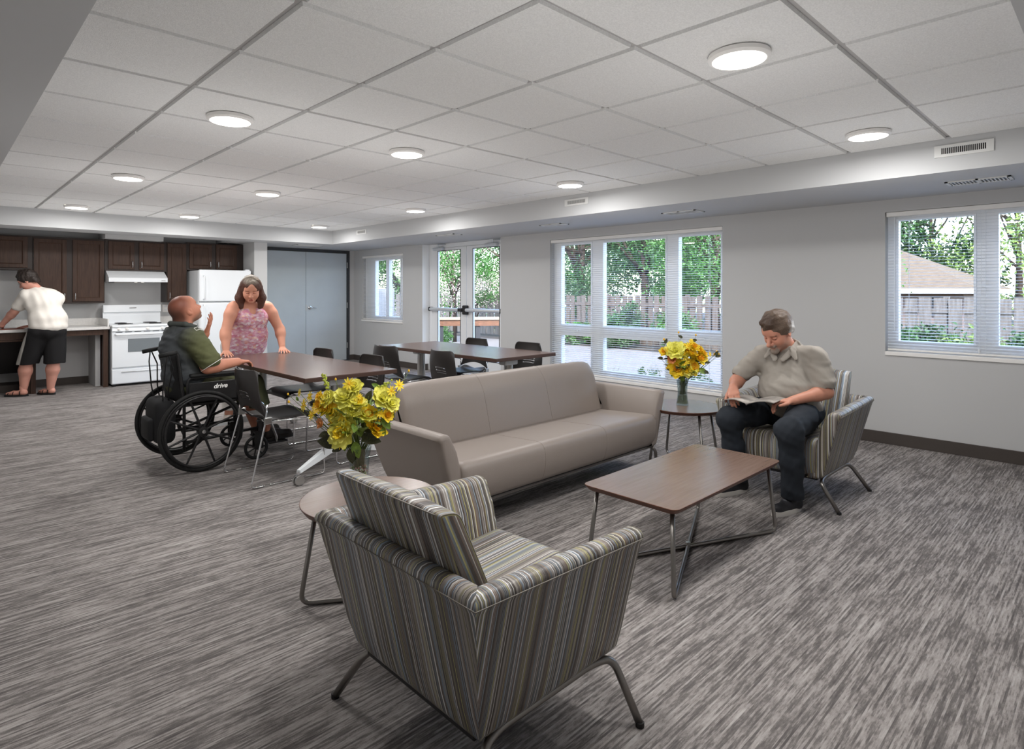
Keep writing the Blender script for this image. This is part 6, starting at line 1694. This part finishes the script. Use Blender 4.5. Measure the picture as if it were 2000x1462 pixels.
pn = [ell((1.14, 9.745, .84), (.200, .158, .12), k=.05)]
for s, (kx, ky, ax_, ay) in zip((-1, 1), LEG): pn += [cap((1.13+s*.095, 9.75, .82), (kx+.01, ky, .42), .118, .120, k=.03)]
pn += [half((1, 9.8, .415), (0, 0, -1), '&', .004), noise(.006, 20, 3, (1, 1, .3)), half((1.1, 9.7, .885), (0, 0, 1), '&', .004)]
for (kx, ky, ax_, ay) in LEG: pn.append(cap((kx+.005, ky, .52), (kx, ky, .2), .092, .092, k=.004, op='-'))
pn += [paint(cap((.925, 9.75, .84), (.815, 9.80, .40), .036, .040, k=.006, col=(176, 172, 166)))]
add_mesh(r, 'shorts', pn, .0065, M_cloth, (34, 33, 34))
hp = hair_cap((44, 36, 33), inflate=.016, side=-.04, extra=[ell((-.07, 0, -.02), (.05, .075, .075), k=.03), cap((.07, -.02, .11), (.02, 0, .145), .03, .03, k=.03)])
hp = xf_prims(hp, Mh)+[noise(.006, 55, 2)]
add_mesh(r, 'hair', hp, .005, M_hair, (46, 38, 34))
g = MB()
for s in (-1, 1): g.tube([Mh @ Vector((.112+.0*i, s*.032+.024*math.cos(6.283*i/16), .008+.018*math.sin(6.283*i/16))) for i in range(17)], .0016, 5); g.tube([Mh @ Vector((.108, s*.056, .01)), Mh @ Vector((.0, s*.086, .012))], .0016, 5)
g.tube([Mh @ Vector((.113, -.010, .012)), Mh @ Vector((.113, .010, .012))], .0016, 5); o = g.build('glasses', M_nickel, r); o.location = -Vector(r.location)
def sandal(root, heel, toe, name='sandal'):
    heel, toe = Vector(heel), Vector(toe); d = toe-heel; u = d.normalized(); n = Vector((-u.y, u.x, 0)); L = d.length
    b = MB(); ol = []
    for i in range(28):
        a = 2*PI*i/28; x = .5+.5*math.cos(a); w = .046*(1-.18*(1-x))*math.copysign(abs(math.sin(a))**.75, math.sin(a)); q = heel+u*L*x+n*w; ol.append((q.x, q.y))
    b.prism(ol, 2, heel.z+.001, heel.z+.022); o = b.build(name, M_rubber, root); o.location = -Vector(root.location)
    for t, hh in ((.80, .050), (.58, .070), (.30, .085)):
        s = MB(); s.tube([heel+u*L*t+n*.045+Vector((0, 0, .015)), heel+u*L*t+n*.038+Vector((0, 0, hh*.75)), heel+u*L*t+Vector((0, 0, hh)), heel+u*L*t-n*.038+Vector((0, 0, hh*.75)), heel+u*L*t-n*.045+Vector((0, 0, .015))], .011, 6, flat=.4); q = s.build('sandal_strap', M_rubber, o, smooth=True)
    f = [cap(heel+u*L*.16+Vector((0, 0, .05)), heel+u*L*.62+Vector((0, 0, .042)), .034, .030, k=.02), cap(heel+u*L*.62+Vector((0, 0, .042)), heel+u*L*.88+Vector((0, 0, .035)), .030, .018, k=.02), cap(heel+u*L*.22+Vector((0, 0, .05)), heel+u*L*.24+Vector((0, 0, .12)), .034, .036, k=.02)]
    return f
ft = []
for (kx, ky, ax_, ay), tv in zip(LEG, ((-.185, .13), (-.12, .17))): ft.append(sandal(r, (ax_+.045, ay-.045, 0), (ax_+tv[0], ay+tv[1]-.02, 0)))
for q in ft: add_mesh(r, 'foot', [dict(p, a=V3(*p['a']), b=V3(*p['b'])) for p in q], .0055, M_skin, SK)
